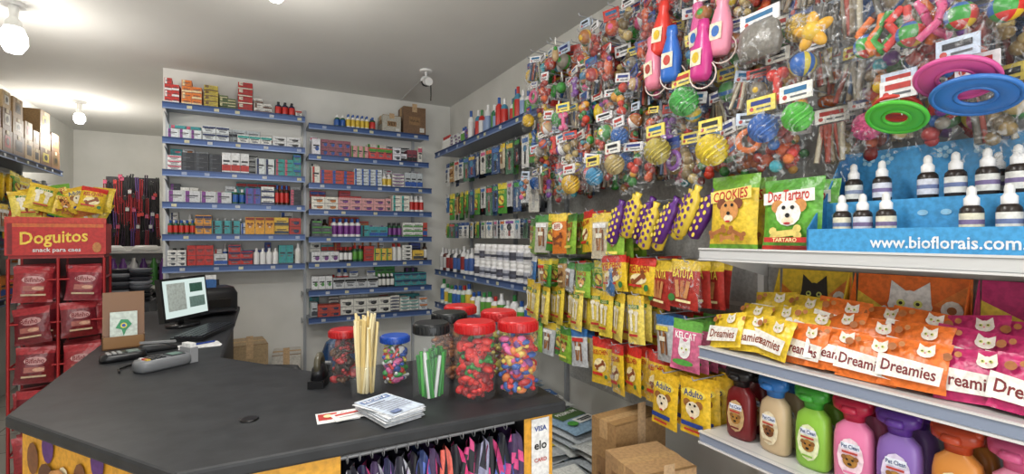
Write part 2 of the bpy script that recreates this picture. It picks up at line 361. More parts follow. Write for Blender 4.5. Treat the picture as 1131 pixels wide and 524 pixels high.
mb=MB(); mb.rod((.205,1.30,.93),(.715,1.30,.93),.006,'#b0b0b0')
xx=.222
while xx<.70:
    c=random.choice(['#1e2028','#24294a','#2c2c38','#17171d','#453058','#2c3c68','#1a1c24']); c2=random.choice(['#e0488a','#6a90e0','#d8d8e0','#a83868','#5a70c0','#9a9ab8','#b880d0','#e86a5a'])
    n=9; v=[];f=[];cc=[]; tilt=U(-.35,.35)
    for j in range(9):
        z=.915-.05*j
        for i in range(n):
            a=i/(n-1)
            yy=1.27+.19*a; x=xx+.012*math.sin(a*12+j*.5)+tilt*.05*(a-.5)+.006*math.sin(j*1.7+i)
            v.append((x,yy,z))
    for j in range(8):
        for i in range(n-1):
            f.append((j*n+i,j*n+i+1,(j+1)*n+i+1,(j+1)*n+i)); cc.append(c2 if (j+i)%5==0 else c)
    mb.add(v,f,cc,MATTE,I,True)
    v=[];f=[];cc=[]; ph=U(0,6); m=7
    pat=random.randint(0,2)
    for j in range(15):
        for i in range(m):
            wv=.6+.7*min(1,j/4)
            v.append((xx+(i-(m-1)/2)*.0085*wv+.005*math.sin(j*.6+ph),1.238+.014*math.sin(i*1.9+j*.35+ph)+U(-.002,.002),.935-.03*j-.008*abs(i-3)*(1 if j==0 else .4)))
    for j in range(14):
        for i in range(m-1):
            f.append((j*m+i,(j+1)*m+i,(j+1)*m+i+1,j*m+i+1))
            on=(i+j)%3==0 if pat==0 else (i in(1,4) or j%5==3) if pat==1 else (i in(0,5) or (j*i)%7==3)
            cc.append(c2 if on else c)
    mb.add(v,f,cc,MATTE,I,True)
    mb.torus(.012,.0015,'#c8c8c8',T(xx,1.30,.925)@RY(pi/2),12,5,WIRE)
    xx+=U(.026,.042)
mb.build('hanging_pet_clothes')
# ---------------------------------------------------------------- shelf products
PAL={'mix':['#e8e8e4','#eeede6','#c8cbce','#b8342a','#dcdee0','#3a9aa0','#e6e4da','#d9922c','#4a5aa8','#eaeaea','#2c3038','#c8302a','#4a9a4a','#e0b83a'],
'white':['#eaeae6','#dee0e2','#eeece4','#d5dce0','#e6e4da','#c0c8cc','#4a5056','#3a9aa0','#c84a3a'],
'warm':['#c8302a','#e0e0dc','#e08228','#c9b33c','#b22a2a','#e8e6DE','#24868c'],
'teal':['#2f9c96','#45aaa2','#e8e8e6','#d8e0e0','#2f9c96'],
'med':['#e8e8e4','#dca0a0','#dee0e2','#c8606a','#e8e4d8','#8a3a4a','#e0e0e8','#9a5a6a','#3a3c48','#d84a4a'],
'cool':['#e0e4e8','#7a8cc0','#e8e8e8','#7050a0','#c0ccd4','#2a2c34']}
BAND=['#b8302a','#2a5ab0','#2f9c96','#4a9a3a','#7a3a8a','#c8762a','#444a52','#222222','#c85a72','#1c2c5c']
def lbox(mb,M,w,d,h,base,band,sty):
    mb.box(-w/2,w/2,0,d,0,h,base,MATTE,M)
    if sty==0: mb.rect(M,0,h*.25,w*.98,h*.3,band)
    elif sty==1: mb.rect(M,-w*.3,h*.5,w*.25,h*.96,band)
    elif sty==2: mb.rect(M,0,h*.78,w*.96,h*.25,band); mb.rect(M,0,h*.3,w*.5,h*.12,'#777c82',-.0012)
    else: mb.ell(M,w*.1,h*.4,w*.25,min(h*.25,w*.3),band,n=8)
    mb.rect(M,0,h*.58,w*.7,h*.1,'#3a3c42',-.0015); mb.rect(M,-w*.08,h*.42,w*.45,h*.06,'#6a6c72',-.0015)
    mb.rect(M,0,h*.015+.0008,w,h*.03+.0016,'#55585c',-.0016); mb.rect(M,w/2-.001,h/2,.002,h,'#606366',-.0016)  # dark base and side strips paint the shaded gaps between boxes
def sbottle(mb,M,r,h,c,cap,lab):
    mb.lathe([(r,0),(r,h*.12),(r*1.01,h*.13),(r*1.01,h*.62),(r,h*.63),(r*.95,h*.72),(r*.4,h*.8),(r*.42,h*.81),(r*.42,h)],[c,c,lab,c,c,c,cap,cap],M,10,SMOOTH)
def fill(mb,M,x0,x1,depth,maxh,pal,pb=.3,gap=.12,minh=.65):
    x=x0
    while x<x1-.03:
        if rnd()<gap: x+=U(.02,.06); continue
        g=random.randint(1,4)
        if rnd()<pb:
            r=U(.017,.028); h=min(maxh,U(.11,.18)); c=random.choice(['#e8e8e6','#e0e0e0','#20242a','#3a2416','#ececea','#2a5a3a','#1c2c4c']); cap=random.choice(['#ececec','#222222','#b8302a','#2a5aa8','#e0e0e0']); lab=random.choice(['#deded8','#5a9a3a','#c8302a','#2a5aa8','#e8e8e8','#d8b83a','#7a3a8a'])
            for k in range(g+1):
                if x+2*r>x1: break
                for row in range(2):
                    sbottle(mb,M@T(x+r,.03+r+row*2.1*r,0),r,h,c,cap,lab)
                x+=2*r+.002
            x+=U(0,.006)
        else:
            w=U(.045,.12); h=U(.04,maxh*.95) if w<.075 else U(.03,maxh*.6); h=max(h,.03)
            base=random.choice(PAL[pal]); band=random.choice(BAND); sty=random.randint(0,3); st=max(1,int(round(U(minh,1)*maxh/h)))
            st=min(st,6)
            while st>1 and st*h>maxh*1.06: st-=1
            y0=U(.005,.05)
            for k in range(g):
                if x+w>x1: break
                for q in range(max(1,st-(random.randint(0,1) if k and st>2 else 0))):
                    lbox(mb,M@T(x+w/2,y0+U(0,.012),q*(h+.0006))@RZ(U(-.05,.05)),w,min(.14,depth-.06),h,base,band,sty)
                x+=w+.001
            x+=U(0,.006)
def shelf(mb,M,x0,x1,depth,z,lip=.05,c='#3d5a90',und='#8c929c'):
    mb.box(x0,x1,.006,depth,z-.022,z-.002,und,WIRE,M)
    mb.box(x0,x1,0,.008,z-lip,z+.004,c,WIRE,M)
    mb.box(x0,x1,-.006,0,z-lip,z-lip+.01,'#7c90b8',WIRE,M)
    mb.box(x0,x1,-.006,0,z-.008,z+.004,'#28406e',WIRE,M)
    n=int((x1-x0)/.2)
    for k in range(n):
        a=x0+(x1-x0)*(k+U(.2,.8))/n
        mb.box(a,a+.035,-.004,-.0005,z-lip+.014,z-.012,random.choice(['#bfc3c8','#9aa8c4','#c8c4a4']),MATTE,M)
ZL=[1.08,.80,.54,.28,.02,-.24]; ZRr=[1.03,.75,.49,.25,0,-.235,-.49,-.74]
Mb=T(0,4.70,H)
mb=MB()
for z in ZL: shelf(mb,Mb,-.61,.44,.27,z)
for z in ZRr: shelf(mb,Mb,.47,1.60 if z>.5 else 1.63,.27,z)
for x in(-.62,.45,1.5):
    mb.box(x,x+.025,.25,.272,-1.5,1.2 if x<1 else 1.1,'#aeb2b8',WIRE,Mb)
for z in ZL+ZRr:
    for x in(-.60,.43,): mb.prism([(0,0),(.24,0),(.24,-.06)],0,.004,'#9aa0a8',WIRE,Mb@T(x,.02,z-.02)@PERM)
mb.build('wall_shelving_unit')
pl=['warm','white','mix','mix','mix','mix']
for i,z in enumerate(ZL):
    mb=MB()
    if i==0:
        x=-.6
        for (w,h,n,c,b) in ((.05,.05,4,'#c8302a','#e0e0e0'),(.07,.05,4,'#e07a28','#e6d0a0'),(.1,.022,8,'#c9b33c','#7a5a1c'),(.06,.022,5,'#5a6a3a','#d8d0a0'),(.11,.03,8,'#b8221f','#e0d4c0'),(.07,.04,3,'#d8d6d0','#6a4a3a')):
            for q in range(n): lbox(mb,Mb@T(x+w/2,.03+U(0,.015),z+.003+q*(h+.001))@RZ(U(-.06,.06)),w,.13,h,c,b,q%2)
            x+=w+.01
            if w<.08:
                for q in range(n-1): lbox(mb,Mb@T(x+w/2-.01,.03,z+.003+q*(h+.001)),w,.13,h,c,b,0)
                x+=w+.005
        fill(mb,Mb@T(0,0,z+.003),x,.2,.26,.13,'teal',.2,0)
        fill(mb,Mb@T(0,0,z+.003),.2,.42,.26,.12,'white',.7,0)
    else:
        fill(mb,Mb@T(0,0,z+.003),-.58,.42 if i!=2 else .05,.26,.18 if i!=1 else .13,pl[i],[0,.1,.1,.35,.15,.35][i],0 if i!=1 else .06)
        fill(mb,Mb@T(0,.15,z+.003),-.58,.42,.11,.20 if i!=1 else .14,'mix' if i!=1 else 'white',.1,0,.85)
        if i==2: fill(mb,Mb@T(0,0,z+.003),.05,.42,.26,.19,'teal',0,0,.8)
    if i==4:
        for x in(-.03,.045,.12):
            mb.box(x,x+.07,-.0,.004,z+.005,z+.15,'#e0a028',MATTE,Mb@T(0,-.004,0)); mb.decor(Mb@T(x+.035,-.005,z+.08),.07,.14,-.001,DOG(0,0,.3,'#a8683a','#5a2c14')+[('r',0,.4,.9,.14,'#8a2a1c')])
    mb.build('medicine_products')
pr=['mix','med','white','med','white','mix','mix','white']
for i,z in enumerate(ZRr):
    mb=MB(); x1=1.55 if z>.5 else 1.6
    fill(mb,Mb@T(0,0,z+.003),.5 if i else .7,x1 if i else 1.12,.26,.17 if i!=0 else .13,pr[i],[.6,.12,.3,.25,.35,.3,.15,.15][i],.0)
    if i!=0: fill(mb,Mb@T(0,.14,z+.003),.5,x1,.12,.19,pr[i],.15,.0,.9)
    mb.build('medicine_products')
def carton(name,x0,x1,y0,y1,z0,z1,c='#a8845a',rot=0,txt='FRAGIL'):
    m=MB(); cx,cy=(x0+x1)/2,(y0+y1)/2; w,d,h=(x1-x0),(y1-y0),(z1-z0)
    M=T(cx,cy,z0)@RZ(rot)
    m.box(-w/2,w/2,-d/2,d/2,0,h,c,MATTE,M)
    m.box(-w/2-.002,w/2+.002,-.025,.025,h-.08,h+.001,'#c09c6c',MATTE,M)
    m.box(-w/2,w/2,-d/2-.001,-d/2+.01,h-.003,h+.001,'#8a6a42',MATTE,M)
    F=M@T(0,-d/2,h/2)
    m.rect(F,0,0,w*.5,h*.3,'#94714a'); m.text(txt,F,0,.0,w*.42,'#4a3420',-.002)
    m.rect(F,0,h*.47,.05,h*.3,'#c4a47c',-.0015); m.rect(F,w*.33,-h*.32,w*.2,h*.16,'#d8d8d4',-.0015)
    F2=M@T(-w/2,0,h/2)@RZ(-pi/2); m.rect(F2,0,h*.12,d*.6,h*.25,'#94714a'); m.text(txt,F2,0,h*.12,d*.4,'#4a3420',-.002); m.rect(F2,-d*.2,-h*.3,d*.3,h*.2,'#d8d8d4',-.0015)
    return m.build(name)
carton('cardboard_box',1.35,1.58,4.74,4.93,H+1.034,H+1.31,'#7a5c42')
carton('cardboard_box',1.14,1.32,4.74,4.92,H+1.034,H+1.20,'#b8b4a8',.05,'VET')
carton('cardboard_box',-.15,.12,4.45,4.8,0,.62,'#a8906c',.1)
carton('cardboard_box',.18,.40,4.5,4.8,0,.5,'#c8c4bc',-.1,'SORO')
mb=MB()
mb.loft([(0,0,.2,.15,0),(0,0,.22,.17,.2),(.01,0,.2,.16,.45),(0,0,.14,.1,.58),(0,0,.05,.04,.64),(.02,0,.09,.06,.7)],['#163c6a','#1c4a7c','#163c6a','#20548c','#20548c'],T(.72,4.45,0),14,GLOSS,2.4)
mb.build('garbage_bag')
# ---------------------------------------------------------------- ceiling fittings
def bulb(x,y,e,r,h,dz=.14):
    m=MB()
    m.lathe([(.055,ZC-.02),(.06,ZC-.001)],'#d8d8d6',T(x,y,0),16,SMOOTH)
    m.lathe([(.02,ZC-.09),(.024,ZC-.02)],'#e8e8e4',T(x,y,0),12,SMOOTH)
    z=ZC-.09
    m.lathe([(.004,z-h),(r*.6,z-h*.95),(r,z-h*.72),(r*.98,z-h*.5),(r*.7,z-h*.28)],'#ffffff',T(x,y,0),16,BULB)
    m.lathe([(r*.7,z-h*.28),(r*.55,z-h*.1),(.02,z)],'#e4e4e0',T(x,y,0),16,SMOOTH)
    m.build('ceiling_bulb')
    l=bpy.data.lights.new('bulb_light','POINT'); l.energy=e; l.shadow_soft_size=.09; l.color=(1,.95,.87)
    o=bpy.data.objects.new('bulb_lamp',l); o.location=(x,y,z-h-dz); bpy.context.collection.objects.link(o)
bulb(-1.264,4.04,17,.065,.22)
bulb(-1.57,6.63,22,.05,.15)
bulb(.12,2.78,13,.045,.12,.2)
def fill_tube(x,y,e):  # unseen tube fixture with area lamp, added to light the shelves evenly
    m=MB(); m.box(x-.62,x+.62,y-.09,y+.09,ZC-.05,ZC-.001,'#e8e8e8',WIRE)
    for d in(-.04,.04): m.rod((x-.6,y+d,ZC-.068),(x+.6,y+d,ZC-.068),.014,'#ffffff',BULB,10)
    m.build('added_fill_tubes')
    l=bpy.data.lights.new('added_tube_light','AREA'); l.shape='RECTANGLE'; l.size=1.25; l.size_y=.25; l.energy=e; l.color=(1,.97,.92)
    o=bpy.data.objects.new('added_tube_lamp',l); o.location=(x,y,ZC-.09); bpy.context.collection.objects.link(o)
fill_tube(.1,1.3,31); fill_tube(-.2,-.7,28)
l=bpy.data.lights.new('shopfront_fill','AREA'); l.shape='RECTANGLE'; l.size=2.8; l.size_y=2.3; l.energy=68; l.color=(.98,.98,.98)  # unseen area lamp added at the front opening, stands in for daylight
o=bpy.data.objects.new('shopfront_fill',l); o.location=(-.05,-2.4,1.2); o.rotation_euler=(pi/2,0,0); bpy.context.collection.objects.link(o)
mb=MB(); Mx=T(1.33,3.98,ZC)
mb.lathe([(.05,-.015),(.055,0)],'#e8e8e6',Mx,16,SMOOTH); mb.rod((0,0,-.01),(0,0,-.07),.012,'#e0e0e0',SMOOTH,8,Mx)
mb.lathe([(.001,-.14),(.03,-.13),(.045,-.1),(.045,-.075),(.035,-.06)],['#15161a','#15161a','#e8e8e8','#e8e8e8'],Mx,16,SMOOTH)
mb.lathe([(.03,0),(.034,.02),(.034,.09)],['#101114','#e4e4e2'],Mx@T(-.01,-.02,-.1)@RX(pi/2+.3),14,SMOOTH)
for a,b in zip([(.03,0,-.07),(.05,.02,-.09),(.055,.03,-.2)],[(.05,.02,-.09),(.055,.03,-.2),(.06,.05,-.24)]): mb.rod(a,b,.005,'#202020',SMOOTH,6,Mx)
mb.rod((.03,.02,-.008),(.05,.985,-.008),.004,'#d0d0d0',SMOOTH,6,Mx)
mb.build('security_camera')
# ---------------------------------------------------------------- right-wall side shelves
RW=RZ(-pi/2)
Ms=T(1.66,4.68,H)@RW
mb=MB()
for z,x1,lp in((.85,1.98,.05),(-.33,1.9,.05),(-.66,1.9,.05)): shelf(mb,Ms,.0,x1,.275,z,lp,'#4a6496')
for x in(.3,1.2,1.93): mb.box(x,x+.025,.25,.276,-1.5,1.0,'#aeb2b8',WIRE,Ms)
mb.build('side_shelving_unit')
mb=MB()
fill(mb,Ms@T(0,.02,.853),.05,.8,.25,.18,'cool',.3,.0)
x=.75
for k in range(15):
    h=U(.17,.27); c=random.choice(['#e8e8e8','#e0e0e2','#c8302a','#3a7a5a','#ececec','#4a8aa8'])
    sbottle(mb,Ms@T(x,.06+U(0,.06),.853),.029,h,c,random.choice(['#ececec','#c8302a','#3a8a4a','#2a5aa8']),random.choice(['#5a9a3a','#e0e0e0','#c8302a','#8aa0c8']))
    x+=U(.065,.09)
mb.build('grooming_bottles')
mb=MB()
for r in range(2):
    for k in range(9):
        x=.95+.105*k
        if x>1.88: break
        M=Ms@T(x,.06,-.327+r*.135)
        mb.lathe([(.045,0),(.047,.01),(.047,.095),(.04,.1),(.042,.101),(.042,.13),(.038,.134)],['#e4e4e4','#dedee2','#e4e4e4','#e4e4e4','#f0f0f0','#f0f0f0'],M,14,SMOOTH)
        mb.lathe([(.0475,.02),(.0475,.08)],random.choice(['#b6b8c0','#a8acb8','#4a4a56','#c8c8c8']),M,14,MATTE,cap=False)
        mb.lathe([(.0479,.035),(.0479,.055)],random.choice(['#55586a','#3a3c4c']),M,14,MATTE,cap=False)
x=.1
for k in range(9):
    sbottle(mb,Ms@T(x,.05,-.327),.035,U(.18,.26),random.choice(['#20242e','#2a2c38','#d8d8d8','#5a2a28']),'#c8c8c8',random.choice(['#8a2a2a','#3a5a9a','#b8b8b8'])); x+=.09
mb.build('supplement_jars')
mb=MB()
x=.1
for k in range(17):
    sbottle(mb,Ms@T(x,.06,-.657),.037,U(.17,.24),random.choice(['#e8e8e8','#e0e0e2','#d8e0d8']),random.choice(['#2a5aa8','#3a8a4a','#b8302a','#e8e8e8']),random.choice(['#5a9a3a','#3a6ab0','#d8b83a','#e8e8e8'])); x+=.105
mb.build('cleaning_bottles')
def hook(mb,y,z,x=1.6,c='#a8acb2'):
    mb.rod((XR-.03,y,z),(x,y,z),.0025,c); mb.rod((x,y,z),(x-.008,y,z+.014),.0025,c)
mb=MB()
for z in(.70,.40,.12):
    y=4.4
    while y>2.74:
        hook(mb,y,z+H,1.68)
        k=random.choice([D_white,D_blue,D_white,D_tan,D_green,D_clear]) if z>.2 else random.choice([D_white,D_white,D_green])
        w=U(.08,.12); h=U(.17,.25) if z>.2 else .14
        for q in range(3):
            M=T(1.69+.05*q,y,z+H+.01)@RW@RZ(U(-.25,.25))
            if rnd()<.65:
                b=random.choice(['#e0e0dc','#ced0d2','#22252c','#2a4a7a','#d0cec4','#3a6a4a','#e0e0dc'])
                mb.box(-w/2,w/2,-.002,.002,-h,0,b,MATTE,M); mb.rect(M,0,-h*.15,w*.8,h*.14,random.choice(BR),-.003)
                mb.rect(M,0,-h*.6,w*.22,h*.55,random.choice(['#1a1a1e','#b8b8b8','#903030']),-.004); mb.ell(M,0,-h*.4,w*.25,w*.25,random.choice(['#777777','#1a1a1e','#3a7aa0']),-.005)
                if q==0: film_sheet(mb,M@T(0,-.008,0),w,h,.015)
            else: hang(mb,M,w,h,.02,k())
        y-=.115
mb.build('hanging_accessory_packs')
# ---------------------------------------------------------------- pegboard
mb=MB()
mb.box(XR-.022,XR-.003,-.6,2.70,.55,2.72,'#bcbcba',MATTE)
for z in (2.62,2.45,2.28,2.11,1.94,1.64,1.38,1.20,.98): mb.box(XR-.03,XR-.022,-.6,2.70,z-.006,z+.012,'#dededc',WIRE)
mb.build('pegboard_panel')
for iz,z in enumerate((1.12,.95,.78,.61,.45)):
    mb=MB(); y=2.66-(.05 if iz%2 else 0)
    while y>-.1:
        zz=z+U(-.035,.035); xf=1.58+U(-.05,.05)
        if z<.5 and y<.95: xf=1.66
        hook(mb,y,zz+H+.01,xf-.02)
        n=4 if y>1.2 else 3
        for q in range(n):
            xq=xf+.07*q+U(-.01,.01)
            if xq>1.87: break
            sc=U(.95,1.2)
            toy(mb,T(xq,y+U(-.02,.02),zz+H+U(-.02,.01))@RW@Matrix.Diagonal((sc,sc,sc,1)),film=(q==0))
        y-=U(.075,.105)
    mb.build('hanging_toy_packs')
mb=MB()
def bottle_toy(x,y,z,c,c2):
    M=T(x,y,z+H)@RW@RZ(U(-.2,.2))@RY(U(-.12,.12))
    mb.loft([(0,0,.03,.022,-.22),(0,0,.042,.03,-.2),(0,0,.044,.03,-.12),(0,0,.03,.022,-.07),(0,0,.02,.016,-.04),(0,0,.024,.018,-.03),(0,0,.02,.016,0)],c,M,14,SMOOTH,2.3)
    mb.rect(M,0,-.14,.05,.06,'#e0d8c0',-.031); mb.ell(M,0,-.14,.016,.02,c2,-.032); mb.rod((0,0,0),(0,.3,0),.002,'#a8a8a8',M=M)
    mb.torus(.05,.003,'#d8c8c0',M@T(.01,0,-.2)@RX(pi/2)@RY(.3),16,5)
for (x,y,z,c,c2) in((1.49,1.50,.84,'#e08098','#a83a2e'),(1.48,1.38,.84,'#2f6ac0','#b83a2e'),(1.47,1.22,.80,'#c83888','#d8b81c'),(1.52,1.29,.90,'#d85a9a','#2f6ab8'),(1.5,1.44,.97,'#d83a30','#e0b81c'),(1.5,1.16,.88,'#e890a8','#2f6ab8')): bottle_toy(x,y,z,c,c2)
for(x,y,z,r,c) in((1.50,2.1,.28,.045,'#d8b020'),(1.49,1.20,.32,.052,'#e0c820'),(1.49,1.33,.53,.05,'#49b04a'),(1.49,1.0,.36,.042,'#3a70c0'),(1.48,.88,.37,.04,'#55c03a'),(1.5,1.75,.34,.042,'#b8a468'),(1.5,1.48,.36,.05,'#b8a840'),(1.5,1.9,.30,.04,'#3c90b8')):
    M=T(x,y,z+H)@RW
    header(mb,M@T(0,-.01,r+.06),.10,.05,random.choice(['#e8d45a','#e4e4e4','#e8e8e0']))
    mb.sphere(r,M,c,nu=22,nv=16,mat=MATTE,disp=spiky); film_sheet(mb,M@T(0,-.02,r+.03),.15,.15)
    mb.rod((0,0,r+.055),(0,.3,r+.055),.0025,'#a8acb2',M=M)
for (x,y,z,R,c,a) in((1.45,.492,.37,.076,'#d8559a',.45),(1.49,.470,.33,.080,'#3a7ac8',.38),(1.45,.61,.305,.062,'#4ab832',.5),(1.50,.63,.34,.05,'#c83a30',.5)):
    M=T(x,y,z+H)@RW@RX(-a)@RZ(.2)
    mb.torus(R*.72,R*.27,c,M,32,8,flat=.22); mb.torus(R*.98,.006,c,M,32,8); mb.torus(R*.45,.005,c,M,24,6)
    header(mb,T(x+.01,y,z+H+.10)@RW,.08,.05); mb.rod((x+.01,y,z+H+.1),(1.91,y,z+H+.1),.0025,'#a8acb2')
    mb.rod((x+.01,y,z+H+.06),(x+.03,y,z+H+.01),.0015,'#d0d0d0')
M=T(1.5,1.02,.76+H)@RW
header(mb,M,.14,.05,'#e9e9ea'); mb.loft([(0,0,.07,.02,-.16),(0,0,.08,.03,-.12),(0,0,.07,.025,-.06),(0,0,.05,.01,-.04)],'#827e76',M,14,FOIL,2.5)
film_sheet(mb,M@T(0,-.02,-.04),.17,.15)
M=T(1.49,.84,.62+H)@RW
for k in range(5): mb.sphere(.025,M@RY(2*pi*k/5)@T(0,0,.03),'#e0a81c',sc=(.7,.6,1.2))
mb.sphere(.03,M,'#e4bc2c'); mb.sphere(.038,M@T(-.03,0,-.09),'#2f64b0',fn=lambda i,j:'#2f64b0' if i%4 else '#c8b83a')
film_sheet(mb,M@T(0,-.03,.06),.17,.22)
for k in range(10):
    c=random.choice(BR); y=U(.5,.72)
    a=(1.50,y,.60+H)
    for s in range(3):
        b=(a[0]+U(-.02,.02),a[1]+U(-.04,.04),a[2]-.035); mb.rod(a,b,.010,c,MATTE,8); a=b
for y in (.5,.6,.7,.42): mb.sphere(.033,T(1.50,y,.52+H+U(-.02,.04)),random.choice(BR),fn=lambda i,j:BR[(i//3+j//3)%4])
for y in (.5,.66): film_sheet(mb,T(1.45,y,.62+H)@RW,.2,.2)
mb.build('hanging_rubber_toys')
# ---------------------------------------------------------------- snack pouches on hooks
def snackrow(z,y0,y1,step,w,h,fn,name='hanging_snack_pouches',x=1.58,deep=4):
    mb=MB(); y=y0; i=0
    while y>y1:
        zz=z+U(-.012,.012); xj=U(-.03,.02)
        hook(mb,y,zz+H,x-.02+xj)
        d=fn(y,i)
        for q in range(deep): hang(mb,T(x+xj+.055*q,y+U(-.014,.014),zz+H+.006-U(0,.012))@RW@RZ(U(-.3,.3))@RX(U(-.1,.03))@RY(U(-.08,.08)),w*U(.92,1.06),h*U(.94,1.05),.026,d())
        if rnd()<.35: film_sheet(mb,T(x+xj-.018,y,zz+H)@RW,w,h,.01)
        y-=step*U(.92,1.05); i+=1
    mb.build(name)
snackrow(.13,2.62,1.75,.12,.13,.23,lambda y,i:[D_lime,D_clear,D_green,D_org,D_lime,D_kel,D_clear][i%7])
snackrow(-.13,2.62,1.85,.11,.11,.17,lambda y,i:[D_blue,D_clear,D_green,D_tan,D_clear,D_lime,D_green][i%7])
snackrow(-.09,1.84,1.62,.17,.19,.17,lambda y,i:D_kel)
snackrow(-.11,1.55,1.24,.165,.17,.2,lambda y,i:D_red)
snackrow(-.27,2.62,1.60,.105,.105,.23,lambda y,i:D_bone)
snackrow(-.33,1.50,1.26,.13,.13,.21,lambda y,i:D_pink if i else D_clear)
snackrow(-.50,2.62,2.02,.105,.11,.2,lambda y,i:[D_green,D_lime,D_clear][i%3])
snackrow(-.52,1.94,1.55,.12,.13,.23,lambda y,i:D_kel)
snackrow(-.57,1.46,1.28,.145,.14,.23,lambda y,i:D_ped,x=1.56)
mb=MB()
for k in range(10):
    y=1.76-.055*k; b,dc=(('#5d2a82','#e8d04a') if k%3==0 else ('#e0c43a','#5a2a7c'))
    M=T(1.55+.03*(k%2),y,.15+.03*math.sin(k)+H)@RW@RY(.5+U(-.15,.15))@RZ(U(-.2,.2))
    mb.loft([(0,0,.004,.004,-.2),(0,0,.03,.024,-.185),(0,0,.035,.028,-.1),(0,0,.03,.024,-.02),(0,0,.012,.01,0),(0,0,.018,.014,.025)],b,M,14,SMOOTH)
    for i in range(3):
        for j in range(5): mb.ell(M,-.02+.02*i,-.17+.034*j+(.015 if i%2 else 0),.008,.010,dc,-.0295+.004*abs(i-1),n=8)
    mb.rod((0,0,0),(0,.32,0),.0025,'#a8acb2',M=T(1.56,y,.16+H)@RW)
mb.build('polka_dot_toy_rolls')
# ---------------------------------------------------------------- white gondola shelves
Mg=T(1.50,1.26,H)@RW
mb=MB()
for z in(-.045,-.415,-.735):
    mb.box(0,1.9,.004,.40,z-.03,z,'#dcdcda',WIRE,Mg)
    mb.box(0,1.9,-.002,.006,z-.04,z+.004,'#c8cacc',WIRE,Mg)
    mb.box(0,1.9,-.012,-.002,z-.042,z-.036,'#dedede',WIRE,Mg); mb.box(0,1.9,-.012,-.002,z-.002,z+.004,'#dedede',WIRE,Mg)
    mb.box(0,1.9,-.006,-.002,z-.034,z-.004,'#8b98b0' if z<-.1 else '#cfd1d2',WIRE,Mg)
    for x in(.0,.93): mb.prism([(0,0),(.39,0),(.39,-.09)],0,.004,'#d0d0ce',WIRE,Mg@T(x+.002,.01,z-.03)@PERM)
mb.box(0,1.9,.05,.40,-1.5,-1.36,'#d0d0ce',WIRE,Mg)
for x in(-.03,.93): mb.box(x,x+.028,.385,.409,-1.5,1.2,'#d8d8d6',WIRE,Mg)
mb.build('gondola_shelf')
mb=MB()
for x,w,h,d in((.01,.2,.27,D_cook),(.02,.2,.26,D_cook),(.225,.2,.235,D_tart),(.235,.2,.23,D_tart)):
    q=.06 if x in(.01,.225) else .13
    pouch(mb,Mg@T(x+w/2-.01,q,-.043+h/2)@RX(-.08),w,h,.05,**d())
mb.build('standing_snack_bags')
emp=bpy.data.objects.new('dropper_bottle_display',None); bpy.context.collection.objects.link(emp)
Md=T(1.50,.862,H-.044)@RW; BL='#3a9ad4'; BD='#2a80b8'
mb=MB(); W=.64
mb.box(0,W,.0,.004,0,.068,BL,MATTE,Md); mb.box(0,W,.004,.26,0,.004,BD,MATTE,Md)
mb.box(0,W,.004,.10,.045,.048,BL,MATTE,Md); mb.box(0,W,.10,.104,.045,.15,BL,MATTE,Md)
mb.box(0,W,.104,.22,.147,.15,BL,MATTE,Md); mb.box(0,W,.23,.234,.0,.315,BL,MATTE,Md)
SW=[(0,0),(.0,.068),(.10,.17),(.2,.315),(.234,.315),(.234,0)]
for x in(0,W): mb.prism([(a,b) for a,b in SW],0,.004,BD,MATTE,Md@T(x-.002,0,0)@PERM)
mb.text('www.bioflorais.com.br',Md,.34,.03,.34,'#e2e8ee',-.002,1.15)
for x in(.06,.11,.25,.33,.46,.56):
    for k in range(5): mb.ell(Md@T(0,.23,0),x+.012*math.cos(k*pi/2.5),.285+.012*math.sin(k*pi/2.5),.007,.007,'#9fd0ea',-.002-.0002*k,n=8)
for x in(.03,.07,.25,.30): mb.ell(Md@T(0,.10,0),x,.11,.012,.008,'#8cc4e4',-.002)
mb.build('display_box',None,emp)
mb=MB()
def dropper(M,lab):
    G='#2c2420'
    mb.lathe([(.0155,0),(.0165,.003),(.0165,.012),(.0168,.013),(.0168,.052),(.0165,.053),(.0160,.058),(.012,.064),(.0075,.067)],[G,G,G,G,G,G,G,G],M,16,SMOOTH)
    mb.lathe([(.0169,.010),(.0169,.048)],lab,M,16,MATTE,cap=False)
    mb.lathe([(.0171,.024),(.0171,.034)],random.choice(['#6a7aa8','#8a98b8','#7a6a98']),M,16,MATTE,cap=False)
    mb.lathe([(.0105,.065),(.011,.066),(.011,.081),(.0085,.084),(.0075,.087)],'#ececec',M,14,SMOOTH)
    mb.lathe([(.0068,.086),(.0072,.096),(.006,.104),(.002,.108)],'#dededc',M,12,SMOOTH)
S1=Matrix.Diagonal((1.38,1.38,1.12,1)); S2=Matrix.Diagonal((1.3,1.3,1.05,1))
for x in(.073,.128,.186,.366,.433,.50,.56): dropper(Md@T(x,.05,.048)@S1,random.choice(['#e8e8e2','#d4d8e4','#e4e0c8']))
for x in(.056,.132,.242,.302,.365,.421,.49,.55): dropper(Md@T(x,.15,.15)@S1,random.choice(['#e8e8e2','#d4d8e4','#e0d8c4']))
for x in(.36,.44,.52): dropper(Md@T(x+.012,.195,.15)@S2,'#d8d8d2')
mb.build('dropper_bottles',None,emp)
def treat_col(x): return '#ecc822' if x<.30 else('#ec7620' if x<.66 else '#cc2a70')
mb=MB()
for row,(yy,zz) in enumerate(((.07,0),(.15,.035),(.22,.07))):
    x=.075+.035*row
    while x<1.5:
        c=treat_col(x-.02*row)
        pouch(mb,Mg@T(x,yy+U(-.018,.015),-.413+.068+zz+U(-.005,.006))@RX(-.42+U(-.1,.1))@RZ(U(-.3,.15))@RY(U(-.14,.14)),.155,.135,.035,**D_dream(c,'#7a1a20' if c!='#ecc822' else '#8a3a1a'))
        x+=U(.085,.125)
mb.build('cat_treat_pouches')
mb=MB()
